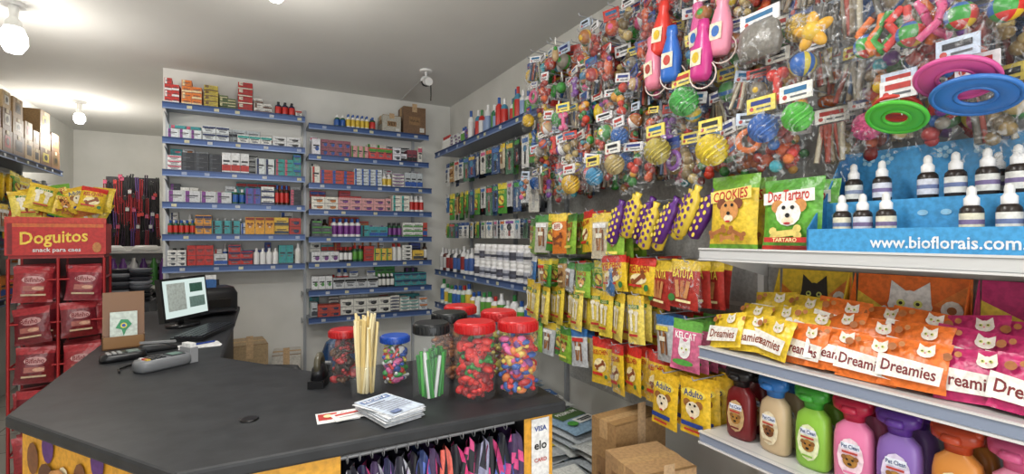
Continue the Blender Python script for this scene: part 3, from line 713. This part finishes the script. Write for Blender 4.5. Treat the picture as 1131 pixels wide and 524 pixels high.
for x0,x1,c,c2 in((.10,.35,'#e4c01e','#2a2620'),(.37,.67,'#ea7018','#e4e4e0'),(.69,1.05,'#c0266c','#e4e4e0'),(1.07,1.4,'#3a8a5a','#d8d8d4')):
    w=x1-x0; M=Mg@T((x0+x1)/2,.33,-.413)@RX(-.08)
    mb.box(-w/2,w/2,0,.004,.0,.29,c,MATTE,M)
    mb.box(-w/2,w/2,-.06,-.056,0,.14,c,MATTE,Mg@T((x0+x1)/2,.33,-.413))
    for s in(-1,1): mb.prism([(0,0),(-.06,0),(-.06,.14),(0,.29)],0,.003,c,MATTE,Mg@T((x0+x1)/2+s*w/2,.33,-.413)@PERM)
    it=[('p',[(-.5,.3),(-.2,.1),(-.5,.0)],'#f0d040' if c!='#e4c01e' else '#e88a28'),('p',[(.5,.45),(.2,.2),(.5,.1)],'#f08a30')]+CAT(0,.17,.2,c2)+[('e',0,-.02,.2,.12,c2),('e',-.22,.05,.05,.1,c2),('e',.24,.0,.05,.12,c2),('e',.36,.16,.09,.1,'#e8e6e0'),('c',.36,.16,.04,'#a8642e')]
    mb.decor(M@T(0,-.001,.145),w,.29,0,it,.0006)
    F=Mg@T((x0+x1)/2,.269,-.343); mb.rect(F,0,0,w*.9,.09,'#e8e6e0',-.001); mb.text('Dreamies',F,0,0,w*.75,'#7a1a20',-.002,1.3)
mb.build('cat_treat_display_cartons')
mb=MB()
for y,c,cap,lab in((1.145,'#6a1418','#1c1a1c','#c0a070'),(1.014,'#c0a884','#286cb4','#e4d8b8'),(.887,'#86ba3a','#3a9a30','#dee4b8'),(.77,'#e078a4','#b0183a','#ecd0dc'),(.656,'#8262ae','#562e8c','#d4c8e2'),(.531,'#cc8436','#b03e1c','#e8d8b8'),(.42,'#e08cac','#cc5484','#ecd0dc'),(.30,'#54a0c0','#286cb4','#d0e0e8')):
    for q in range(2):
        M=T(1.58+.1*q,y,H-.733)@RW@RZ(U(-.15,.15))
        mb.loft([(0,0,.042,.026,0),(0,0,.050,.032,.012),(0,0,.052,.034,.08),(0,0,.051,.033,.135),(0,0,.046,.028,.165),(0,0,.026,.02,.186),(0,0,.02,.017,.194)],c,M,24,SMOOTH,2.8)
        mb.loft([(0,0,.026,.022,.188),(0,0,.028,.024,.205),(0,-.002,.034,.026,.210),(0,-.008,.05,.034,.222),(0,-.008,.052,.036,.238),(0,-.004,.046,.032,.25),(0,0,.022,.018,.256)],cap,M,20,SMOOTH,2.5)
        mb.loft([(0,-.035,.018,.012,.214),(0,-.048,.022,.014,.224),(0,-.04,.018,.012,.238)],cap,M,12,SMOOTH)
        for s in(-1,1): mb.sphere(.014,M@T(s*.04,-.012,.243),cap,nu=10,nv=7)
        F=M@T(0,-.0345,.085)
        mb.decor(F,.08,.125,0,[('e',0,0,.42,.46,lab),('r',0,.26,.6,.16,'#dfe4f0'),('t','Pet Clean',0,.26,.56,'#20407a',1.4),('c',0,-.08,.24,'#a8762e' if lab!='#e4d8b8' else '#7a4a2a'),('c',-.19,.0,.09,'#8a5a24'),('c',.19,.0,.09,'#8a5a24'),('c',-.09,-.04,.04,'#111111'),('c',.09,-.04,.04,'#111111'),('e',0,-.14,.07,.03,'#111111'),('r',0,.13,.5,.05,'#b83a2e'),('r',0,-.33,.4,.05,c)],.0006)
mb.build('pet_shampoo_bottles')
mb=MB()
fill(mb,Mg@T(0,.16,-1.358),.05,1.3,.2,.3,'warm',.2,.02,.8)
for k in range(10): sbottle(mb,Mg@T(.06+.11*k,.07,-1.358),.04,.40,'#a8221f','#8a1a1c','#d8c090')
mb.build('boxed_pet_goods')
# ---------------------------------------------------------------- floor stock by right wall
mb=MB()
for cx in range(4):
    for s in range(2):
        n=[7,8,9,10][cx]+(1 if s else -1)
        for l in range(n):
            M=T((1.72 if s else 1.43)+U(-.015,.015),2.02+.36*cx+U(-.03,.03),.022+.045*l)@RZ(U(-.22,.22))@RX(U(-.05,.05))@RY(U(-.06,.06))@RX(-pi/2)
            b=random.choice(['#a8b0b6','#bcc2c6','#86a4bc','#c8ccca','#90a0b0'])
            pc=random.choice(['#27447e','#d8dcd8','#4a6a38','#1a1e26','#2f6ab0'])
            pouch(mb,M,.28,.36,.05,b,[('r',0,.1,.7,.35,pc),('r',.1,-.22,.5,.2,random.choice(['#e4e4e0','#c8b83a','#2a3040'])),('t',random.choice(['RACAO','PREMIUM','GATOS']),0,.14,.55,'#e4e4e0',1.4),('c',-.28,-.26,.12,random.choice(['#b83028','#2a5aa8','#4a9a3a'])),('r',.1,-.2,.36,.04,'#44484c'),('r',.1,-.26,.3,.03,'#44484c')],back=b)
mb.build('stacked_feed_bags')
carton('cardboard_box',1.26,1.56,1.30,1.60,0,.36,'#b08c60',.12)
carton('cardboard_box',1.30,1.56,1.33,1.58,.362,.60,'#b89468',-.15,'PET')
carton('cardboard_box',1.42,1.74,1.66,1.82,0,.66,'#a88456',.05)
# ---------------------------------------------------------------- jars on counter
def jar(name,x,y,r,h,lid,filler,lidc):
    m=MB(); M=T(x,y,1.001)
    m.lathe([(r*.94,0),(r,.008),(r,h*.78),(r*.86,h*.85),(r*.84,h*.88)],'#ffffff',M,28,JAR,cap=False)
    if lid:
        m.lathe([(r*.93,h*.86),(r*.95,h*.87),(r*.95,h*.98),(r*.88,h)],lidc,M,28,SMOOTH)
        for k in range(28):
            a=2*pi*k/28; m.box(-.002,.002,-.003,.0,h*.87,h*.97,lidc,SMOOTH,M@RZ(a)@T(0,-r*.95,0))
    filler(m,M,r,h); return m.build(name)
def f_mix(cols,n=130,s=.016,top=.78):
    def f(m,M,r,h):
        for k in range(n):
            a=U(0,6.28); q=(r-.018)*math.sqrt(U(.25,1)); z=.015+(h*top-.02)*(k+rnd())/n
            Mq=M@T(q*math.cos(a),q*math.sin(a),z)@RX(U(0,3))@RY(U(0,3)); c=random.choice(cols)
            if k%3: m.sphere(s*U(.7,1.1),Mq,c,nu=8,nv=6,sc=(1,.7,1.3))
            else:
                m.rod((0,0,-s),(0,0,s),s*.35,c,SMOOTH,6,Mq); m.sphere(s*.55,Mq@T(0,0,s),c,nu=6,nv=5); m.sphere(s*.55,Mq@T(0,0,-s),c,nu=6,nv=5)
    return f
def f_sticks(cols,n,hh,spread,rr=.0045,z0=.01):
    def f(m,M,r,h):
        for k in range(n):
            a=U(0,6.28); q=(r-.015)*math.sqrt(rnd()); b=a+U(-.9,.9)
            m.rod((q*.8*math.cos(a),q*.8*math.sin(a),z0),(q*spread*math.cos(b),q*spread*math.sin(b),hh*U(.82,1.04)),rr,random.choice(cols),SMOOTH,7,M)
    return f
jar('candy_jar',.755,1.345,.066,.235,1,f_mix(['#c81e22','#d83a2c','#2c5aa8','#d8b84a','#6a3a8a','#d85a98','#b81a1c','#e07a30'],210,.015),'#b8181c')
jar('candy_jar',.622,1.385,.066,.235,1,f_mix(['#c8181c','#b01418','#d8281e','#2f8a3a','#8a1014','#d8281e'],210,.015),'#b8181c')
jar('candy_jar',.495,1.43,.058,.235,1,f_sticks(['#3aa438','#4cb842','#2a8434','#e0e0e0'],30,.15,1.0,.006),'#1a1c1e')
jar('candy_jar',.435,1.63,.050,.165,1,f_mix(['#d8342c','#2c5ab8','#d8c84a','#e0e0e0','#d8609a','#3a9a4a'],120,.012),'#1e48a0')
jar('candy_jar',.62,1.60,.064,.235,1,f_mix(['#985a2a','#b8763a','#7a4020'],120),'#1a1c1e')
jar('candy_jar',.79,1.55,.065,.235,1,f_mix(['#b81e22','#c8b84a','#d2d2d2'],120),'#b8181c')
jar('candy_jar',.72,1.74,.064,.235,1,f_mix(['#b8763a','#c8b84a','#b81e22'],120),'#b8181c')
jar('candy_jar',.285,1.72,.052,.185,1,f_mix(['#3a2a20','#a81e22','#5a3a20'],120,.012),'#a8181c')
jar('stick_treat_jar',.325,1.56,.047,.11,0,f_sticks(['#e0cc92','#e8d8a6','#d4b872','#ece0b8'],42,.255,1.25,.0042),'#1e4ea8')
mb=MB()
for k in range(18):
    M=T(.345+U(-.006,.006),1.355+U(-.006,.006),1.0015+.0016*k)@RZ(.30+U(-.05,.05)+(.15 if k>14 else 0))
    mb.box(-.055,.055,-.085,.085,0,.0013,'#c8ced6' if k%2 else '#dcdee0',MATTE,M)
def flat(mb,M,items): mb.decor(M@RX(-pi/2),1,1,0,items,.0004)
M=T(.345,1.355,1.0015+.0016*18)@RZ(.45)
flat(mb,M,[('r',0,0,.108,.165,'#c0ccdc'),('r',0,.06,.095,.025,'#4a6aa0'),('t','RECEITA',0,.06,.08,'#e8e8e8'),('r',-.02,.03,.06,.006,'#666677'),('r',0,.015,.09,.003,'#777788'),('r',0,.0,.09,.003,'#777788'),('r',0,-.015,.09,.003,'#777788'),('r',0,-.03,.09,.003,'#777788'),('r',0,-.045,.09,.003,'#777788'),('r',-.03,-.065,.03,.02,'#6878a0')])
mb.build('leaflet_stack')
mb=MB()
M=T(.215,1.405,1.0015)@RZ(-.05)
mb.box(-.055,.055,-.04,.04,0,.0015,'#e4e4e2',MATTE,M)
flat(mb,M@T(0,0,.0018),[('r',-.025,.005,.05,.05,'#b8302a'),('t','CARD',.03,.02,.04,'#b8302a'),('r',.03,-.005,.04,.003,'#555555'),('r',.03,-.015,.04,.003,'#555555'),('e',-.025,.005,.012,.012,'#f0e0a0')])
M=M@T(.03,-.012,.0025)@RZ(.2)
mb.box(-.045,.045,-.03,.03,0,.0015,'#e0e0de',MATTE,M); flat(mb,M@T(0,0,.0018),[('r',0,.015,.07,.012,'#c83a34'),('r',0,-.008,.06,.003,'#666666')])
mb.build('business_cards')
mb=MB(); M=T(.215,1.76,1.0)@RZ(1.2)
mb.box(-.07,.07,-.025,.025,0.001,.025,'#141416',SMOOTH,M)
mb.loft([(-.02,0,.045,.024,.025),(-.02,0,.035,.02,.06),(-.02,0,.02,.012,.075)],'#18181b',M,12,SMOOTH,3)
mb.torus(.03,.011,'#4a4638',M@T(-.02,0,.07)@RX(pi/2),20,8,flat=1); mb.box(.05,.075,-.02,.02,.02,.05,'#1c1c1f',SMOOTH,M); mb.box(.072,.077,-.015,.015,.045,.056,'#b0b0b0',WIRE,M)
mb.build('tape_dispenser')
mb=MB(); M=T(-.29,2.26,1.001)@RZ(-.95)
mb.loft([(0,0,.04,.09,0),(0,0,.045,.095,.008),(0,0,.045,.095,.03),(0,.0,.04,.09,.042)],'#6f7276',M,24,SMOOTH,4)
mb.box(-.03,.03,.015,.065,.042,.0445,'#23282c',SMOOTH,M); mb.box(-.024,.024,.022,.058,.0445,.0455,'#5c7a70',SMOOTH,M)
for i in range(3):
    for j in range(4): mb.box(-.028+.02*i,-.012+.02*i,-.07+.018*j,-.058+.018*j,.042,.047,['#3a3c40','#c8c8c8','#b83a2e','#c8a83a'][0 if j else min(3,i+1)],SMOOTH,M)
mb.box(-.035,.035,.08,.11,.0,.06,'#8a8c90',SMOOTH,M); mb.box(-.028,.028,.084,.106,.06,.075,'#e0e0e0',MATTE,M)
pts=[(-.04,.05,.01),(-.09,.02,.005),(-.13,-.04,.005),(-.1,-.1,.005),(-.05,-.12,.005)]
for a,b in zip(pts,pts[1:]): mb.rod(a,b,.004,'#101010',SMOOTH,6,M)
mb.build('card_payment_terminal')
mb=MB(); M=T(-.45,2.48,1.001)@RZ(-1.2)
mb.loft([(0,0,.035,.075,0),(0,0,.038,.078,.01),(0,0,.035,.07,.03)],'#18191c',M,20,SMOOTH,4)
mb.box(-.024,.024,.01,.05,.03,.033,'#60706c',SMOOTH,M)
for i in range(3):
    for j in range(3): mb.box(-.024+.018*i,-.012+.018*i,-.055+.018*j,-.044+.018*j,.03,.034,'#9a9a9a',SMOOTH,M)
mb.build('pin_pad')
mb=MB(); M=T(-.35,2.60,1.001)@RZ(.3)
mb.loft([(0,0,.07,.018,0),(0,0,.07,.018,.012),(-.015,0,.055,.014,.025),(-.03,0,.035,.011,.035)],'#222326',M,16,SMOOTH,3); mb.box(-.07,.06,-.010,.010,.034,.042,'#88898c',WIRE,M@RY(.08))
mb.build('stapler')
mb=MB(); M=T(-.2,2.62,1.001)@RZ(.1)
for k in range(4): mb.box(-.08,.08,-.05,.05,.0012*k,.0012*k+.001,'#e4e4e4',MATTE,M@RZ(.05*k))
mb.rod((-.05,-.02,.010),(.06,.03,.010),.004,'#1c3c8c',SMOOTH,8,M)
mb.build('paper_sheets')
mb=MB(); M=T(-.50,2.76,1.001)@RZ(.18)@Matrix.Diagonal((.88,.88,.93,1))
Mt=M@RX(-.2)
mb.box(-.085,.085,0,.008,0,.27,'#75502f',SMOOTH,Mt); mb.box(-.085,.085,-.045,-.04,.0,.06,'#8a6640',SMOOTH,M); mb.box(-.085,-.08,-.045,.02,0,.06,'#75502f',SMOOTH,M); mb.box(.08,.085,-.045,.02,0,.06,'#75502f',SMOOTH,M); mb.box(-.085,.085,-.045,.06,0,.006,'#75502f',SMOOTH,M)
for k in range(5): mb.box(-.055,.055,-.012-.004*k,-.010-.004*k,.01,.17,'#c0ccc4',MATTE,Mt)
mb.decor(Mt@T(0,-.03,.1),.11,.15,0,[('p',[(-.3,-.05),(-.1,.22),(.15,.2),(.3,.05),(.1,-.12),(0,-.32),(-.08,-.1)],'#2f8a5a'),('c',0,.02,.12,'#d8c84a'),('c',0,.02,.07,'#2c4aa8')])
mb.build('leaflet_stand')
mb=MB(); M=T(-.31,3.25,1.001)@RZ(1.0)
mb.loft([(0,.02,.09,.07,0),(0,.02,.09,.07,.012)],'#18181a',M,20,SMOOTH,2.4); mb.box(-.02,.02,.03,.05,.01,.18,'#18181a',SMOOTH,M)
Mt=M@T(0,0,.04)@RX(-.12)
mb.box(-.17,.17,-.012,.018,.0,.235,'#141416',SMOOTH,Mt); mb.box(-.157,.157,-.014,-.0125,.02,.222,'#ffffff',EMIT,Mt)
for (x,z,w,h,c) in((-.07,.13,.13,.15,'#c0ccc8'),(.08,.17,.1,.05,'#3a6a5a'),(.08,.09,.12,.06,'#7a9a94')): mb.rect(Mt,x,z,w,h,c,-.0150)
mb.build('computer_monitor')
mb=MB(); M=T(-.2,2.95,1.001)@RZ(1.25)
mb.box(-.2,.2,-.07,.07,0,.018,'#1a1b1e',SMOOTH,M)
for i in range(17):
    for j in range(5): mb.box(-.19+.0222*i,-.172+.0222*i,-.06+.025*j,-.04+.025*j,.018,.024,'#2c2e33',SMOOTH,M)
mb.build('computer_keyboard')
mb=MB(); M=T(-.27,3.74,1.001)@RZ(.3)
mb.loft([(0,0,.17,.15,0),(0,0,.18,.16,.02),(0,0,.18,.16,.13),(0,0,.16,.14,.17)],'#1d1e21',M,24,SMOOTH,6)
mb.box(-.13,.13,-.24,-.15,.03,.04,'#2a2b2f',SMOOTH,M); mb.box(-.12,.12,-.163,-.155,.05,.1,'#0a0a0b',SMOOTH,M)
mb.box(-.12,.12,.06,.075,.15,.22,'#26272b',SMOOTH,M@RX(-.15)); mb.box(-.1,.1,.05,.058,.16,.25,'#d8d8d8',MATTE,M@RX(-.15)); mb.box(-.06,.06,-.08,0,.171,.22,'#2f62a0',MATTE,M)
mb.build('desktop_printer')
mb=MB(); M=T(.04,3.45,0)@RZ(.1)
mb.box(-.09,.09,-.2,.2,.02,.45,'#141417',SMOOTH,M); mb.rect(M,0,.35,.14,.04,'#33353a',-.202); mb.rect(M,0,.28,.14,.03,'#24262a',-.202); mb.ell(M,0,.18,.012,.012,'#5a8ac8',-.203)
for a in(-.08,.06):
    for b in(-.18,.16): mb.box(a,a+.02,b,b+.02,0,.02,'#101010',SMOOTH,M)
mb.build('computer_tower')
mb=MB(); M=T(.22,2.85,0)@RZ(2.6)
for k in range(5):
    a=2*pi*k/5; mb.rod((0,0,.09),(.24*math.cos(a),.24*math.sin(a),.06),.015,'#121214',SMOOTH,8,M); mb.sphere(.028,M@T(.24*math.cos(a),.24*math.sin(a),.028),'#101010',nu=10,nv=7)
mb.rod((0,0,.08),(0,0,.44),.022,'#2a2a2c',SMOOTH,10,M)
mb.loft([(0,0,.2,.2,.43),(0,0,.22,.21,.45),(0,0,.22,.21,.49),(0,0,.2,.2,.51)],'#17181b',M,20,MATTE,3)
mb.rod((0,.2,.44),(0,.26,.62),.014,'#121214',SMOOTH,8,M)
mb.loft([(0,.25,.14,.015,.6),(0,.26,.19,.025,.63),(0,.27,.19,.025,.82),(0,.28,.15,.015,.88)],'#17181b',M,20,MATTE,4)
mb.build('office_chair')
# ---------------------------------------------------------------- left: treat display rack
mb=MB(); M=T(-.95,3.62,0)@RZ(.10); RD='#9e181c'
for x in(-.2,0,.2):
    for y in(0,.28): mb.rod((x,y,.0),(x,y,1.38),.008,RD,M=M)
for z in(.06,.3,.54,.78,1.02,1.26):
    mb.rod((-.2,0,z),(.2,0,z),.006,RD,M=M); mb.rod((-.2,.28,z),(.2,.28,z),.006,RD,M=M); mb.rod((-.2,0,z),(-.2,.28,z),.006,RD,M=M); mb.rod((.2,0,z),(.2,.28,z),.006,RD,M=M)
    for k in range(7): mb.rod((-.18+.06*k,0,z),(-.18+.06*k,.28,z),.003,RD,M=M)
mb.box(-.2,.2,.275,.285,.05,1.38,'#4a1014',MATTE,M)
for z in(.3,.54,.78,1.02,1.24):
    for x in(-.1,.1):
        for q in range(4):
            pouch(mb,M@T(x+U(-.015,.015),.0+.06*q,z+U(-.015,.01))@RX(-.15)@RZ(U(-.35,.35))@RY(U(-.1,.1)),.165,.2,.05,random.choice(['#842030','#94262e','#6e1824']),[('e',U(-.06,.06),.12,.28,.11,'#c09090'),('t','Bifinho',0,.12,.45,'#7a1018',1.3),('r',0,-.12,.5,.14,'#a05a50'),('e',.1,-.12,.15,.05,'#c89a80'),('r',0,-.3,.6,.05,'#b8a080')],top='#a82c34')
mb.box(-.2,.2,.0,.26,1.38,1.40,RD,MATTE,M)
mb.box(-.21,.21,-.02,.24,1.40,1.58,'#b8221e',MATTE,M)
F=M@T(0,-.02,1.49); mb.rect(F,0,.075,.4,.02,'#c8622a',-.001); mb.text('Doguitos',F,-.01,-.0,.28,'#ecc840',-.003,1.25,slope=.06); mb.text('snack para caes',F,.0,-.065,.2,'#d8d8d8',-.003)
mb.rect(F,-.19,0,.02,.17,'#7a1418',-.0015); mb.ell(F,.17,-.05,.02,.03,'#b8763a',-.003)
mb.box(-.21,.21,-.021,-.018,1.58,1.61,'#c03a2a',MATTE,M)
mb.build('treat_display_rack')
mb=MB(); M=T(-1.42,3.75,0)@RZ(.3)
for z in(.1,.5,.85,1.1):
    mb.box(-.16,.16,0,.3,z-.015,z,'#6a1a1e',WIRE,M)
    for k in range(3):
        for q in range(2): pouch(mb,M@T(-.1+.1*k,.04+.1*q,z+.1)@RX(-.1)@RZ(U(-.3,.3)),.11,.19,.05,random.choice(['#7a2a22','#3a1a1c','#90302a','#4a2a20']),[('e',0,.1,.3,.1,'#c8a880'),('r',0,-.2,.5,.08,'#b88030')])
for x in(-.16,.15): mb.box(x,x+.01,.0,.3,0,1.3,'#5a1418',WIRE,M)
mb.build('treat_shelf_stand')
LW=RZ(pi/2); Ml=T(-1.71,4.2,0)@LW
mb=MB()
for z in(2.18,1.45,1.0): shelf(mb,Ml,0,2.45,.33,z,.05,'#2f343e')
for x in(.05,1.2,2.4): mb.box(x,x+.03,.30,.335,0,2.5,'#909498',WIRE,Ml)
mb.build('left_wall_shelving')
mb=MB()
x=.4
while x<2.35:
    w=U(.16,.3); z=2.184
    for q in range(3 if rnd()<.4 else 2):
        h=U(.13,.2); c=random.choice(['#98784c','#886c44','#a08054','#70543a','#b09468'])
        ww=w-.01-.02*q
        mb.box(x,x+ww,.02,.28,z,z+h,c,MATTE,Ml); F=Ml@T(x+ww/2,.02,z+h/2)
        mb.rect(F,0,0,ww*.55,h*.5,random.choice(['#b8a83a','#5a4a2a','#a8302a','#c8c4b8','#3a3430'])); mb.ell(F,0,0,ww*.15,h*.16,'#2a241e',-.002); mb.rect(F,0,h*.4,.05,h*.18,'#c8b890',-.002)
        z+=h+.001
    x+=w
mb.build('stock_cartons')
mb=MB()
for z in(2.02,1.74):
    x=.7
    while x<2.4:
        mb.rod((x,.3,z),(x,.0,z),.003,'#b0b0b0',M=Ml)
        dd=random.choice([D_kel,D_ped,D_green,D_blue,D_ped,D_clear,D_clear,D_white])
        for q in range(3): hang(mb,Ml@T(x,.02+.07*q,z+U(-.03,.03))@RZ(U(-.5,.5))@RY(U(-.15,.15)),.15,.22,.04,dd())
        x+=.13
fill(mb,Ml@T(0,.02,1.453),.5,2.3,.3,.2,'warm',.3,.02,.8); fill(mb,Ml@T(0,.02,1.003),.3,2.3,.3,.3,'warm',.3,.02,.8)
mb.build('left_wall_snack_packs')
mb=MB(); M=T(-1.28,5.0,0)@RZ(.2)
mb.box(-.25,.25,0,.35,0,1.60,'#b8b4ac',WIRE,M)
for k in range(16):
    pouch(mb,M@T(-.22+.03*k,.1+U(-.06,.1),1.69+U(0,.13))@RZ(U(-.7,.7))@RX(-.2)@RY(U(-.4,.4)),.17,.21,.06,**random.choice([D_kel,D_ped,D_ped,D_cook,D_bone,D_org])())
mb.build('snack_bag_bin')
mb=MB(); M=T(-1.2,7.0,0)
mb.box(-.25,.25,.1,.13,0,2.2,'#1e1a1e',MATTE,M)
for r,z in enumerate((2.18,2.0,1.8,1.62)):
    for k in range(12):
        x=-.24+.044*k+U(-.015,.015); c=random.choice(['#1a1418','#8a1a22','#2a1430','#1c1a22','#a0202a','#5a3a7a','#101012','#6a1420']); zz=z+U(-.05,.05)
        mb.rod((x,.1,zz),(x,-.04,zz),.003,'#b0b0b0',M=M)
        Lh=U(.2,.42); dx=U(-.02,.02)
        mb.rod((x-.01,-.03,zz),(x-.01+dx,-.03,zz-Lh),.007,c,MATTE,5,M); mb.rod((x+.01,-.03,zz),(x+.012+dx,-.03,zz-Lh),.007,c,MATTE,5,M); mb.torus(.02,.006,c,M@T(x+dx,-.025,zz-Lh)@RX(pi/2),12,6)
        if rnd()<.5: mb.box(x-.016,x+.016,-.045,-.035,zz-.05,zz-.01,random.choice(['#b8302a','#b8b8b8','#b84a6a','#222222']),MATTE,M)
mb.build('collar_and_leash_rack')
mb=MB(); M=T(-1.05,6.1,0)
for z in(.3,.7,1.05,1.36): mb.box(-.35,.35,0,.4,z-.025,z,'#d4d4d2',WIRE,M)
mb.box(-.35,.35,.38,.4,0,1.4,'#ccccca',WIRE,M)
for x in(-.36,.35): mb.box(x,x+.01,0,.4,0,1.4,'#ccccca',WIRE,M)
for z in(.7,1.05):
    for x in(-.24,-.04,.16):
        for q in range(6):
            mb.lathe([(.08,0),(.07,.03),(.055,.035)],random.choice(['#a8acb0','#7a7e84','#2a2a2e','#b8bcc0']),M@T(x,.14,z+.035*q),16,WIRE)
for x in(-.2,.1): mb.lathe([(.12,0),(.13,.01),(.09,.05),(.08,.05)],'#d8d8d8',M@T(x,.18,1.362),18,SMOOTH)
mb.build('pet_bowl_display')
mb=MB()
for k in range(9):
    M=T(-1.40+.08*k,5.93+.02*(k%2),1.02)
    mb.lathe([(.03,0),(.032,.05),(.032,.2),(.015,.24),(.015,.27)],random.choice(['#4a2268','#3a7a34','#d0d0d0','#6a3a88']),M,12,SMOOTH)
M=T(-1.45,5.83,0); mb.box(-.0,.76,0,.2,.99,1.018,'#d0d0ce',WIRE,M)
for x in(.0,.74): mb.box(x,x+.02,0,.2,0,1.0,'#b8b8b8',WIRE,M)
mb.build('bottle_side_table')
mb=MB(); M=T(-1.05,4.45,0)
mb.box(-.15,.38,.1,.42,0,1.0,'#2a2b30',MATTE,M)
for k in range(4):
    for q in range(8): mb.lathe([(.06,0),(.08,.02),(.08,.03)],random.choice(['#989ca4','#6a6e76','#2a2c32','#3a3c44']),M@T(-.06+.12*k,.24+U(-.01,.01),1.0+.032*q),16,WIRE)
for k in range(3): mb.rect(M@T(0,.1,0),0+.16*k,.6,.13,.6,['#3a3c44','#44464c','#34363c'][k],-.002)
mb.build('metal_bowl_counter')
# ---------------------------------------------------------------- world, camera
w=bpy.data.worlds.new('World'); bpy.context.scene.world=w; w.use_nodes=True
w.node_tree.nodes['Background'].inputs[0].default_value=(.85,.92,1,1); w.node_tree.nodes['Background'].inputs[1].default_value=1.0
cam=bpy.data.cameras.new('camera'); co=bpy.data.objects.new('camera',cam); bpy.context.collection.objects.link(co)
cam.sensor_width=36; cam.lens=532/1131*36; cam.clip_start=.02
co.location=(0,0,H); co.rotation_euler=(pi/2,0,-math.radians(28.6))
bpy.context.scene.camera=co
bpy.context.scene.view_settings.view_transform='Standard'
print('faces',sum(len(o.data.polygons) for o in bpy.data.objects if o.type=='MESH'))
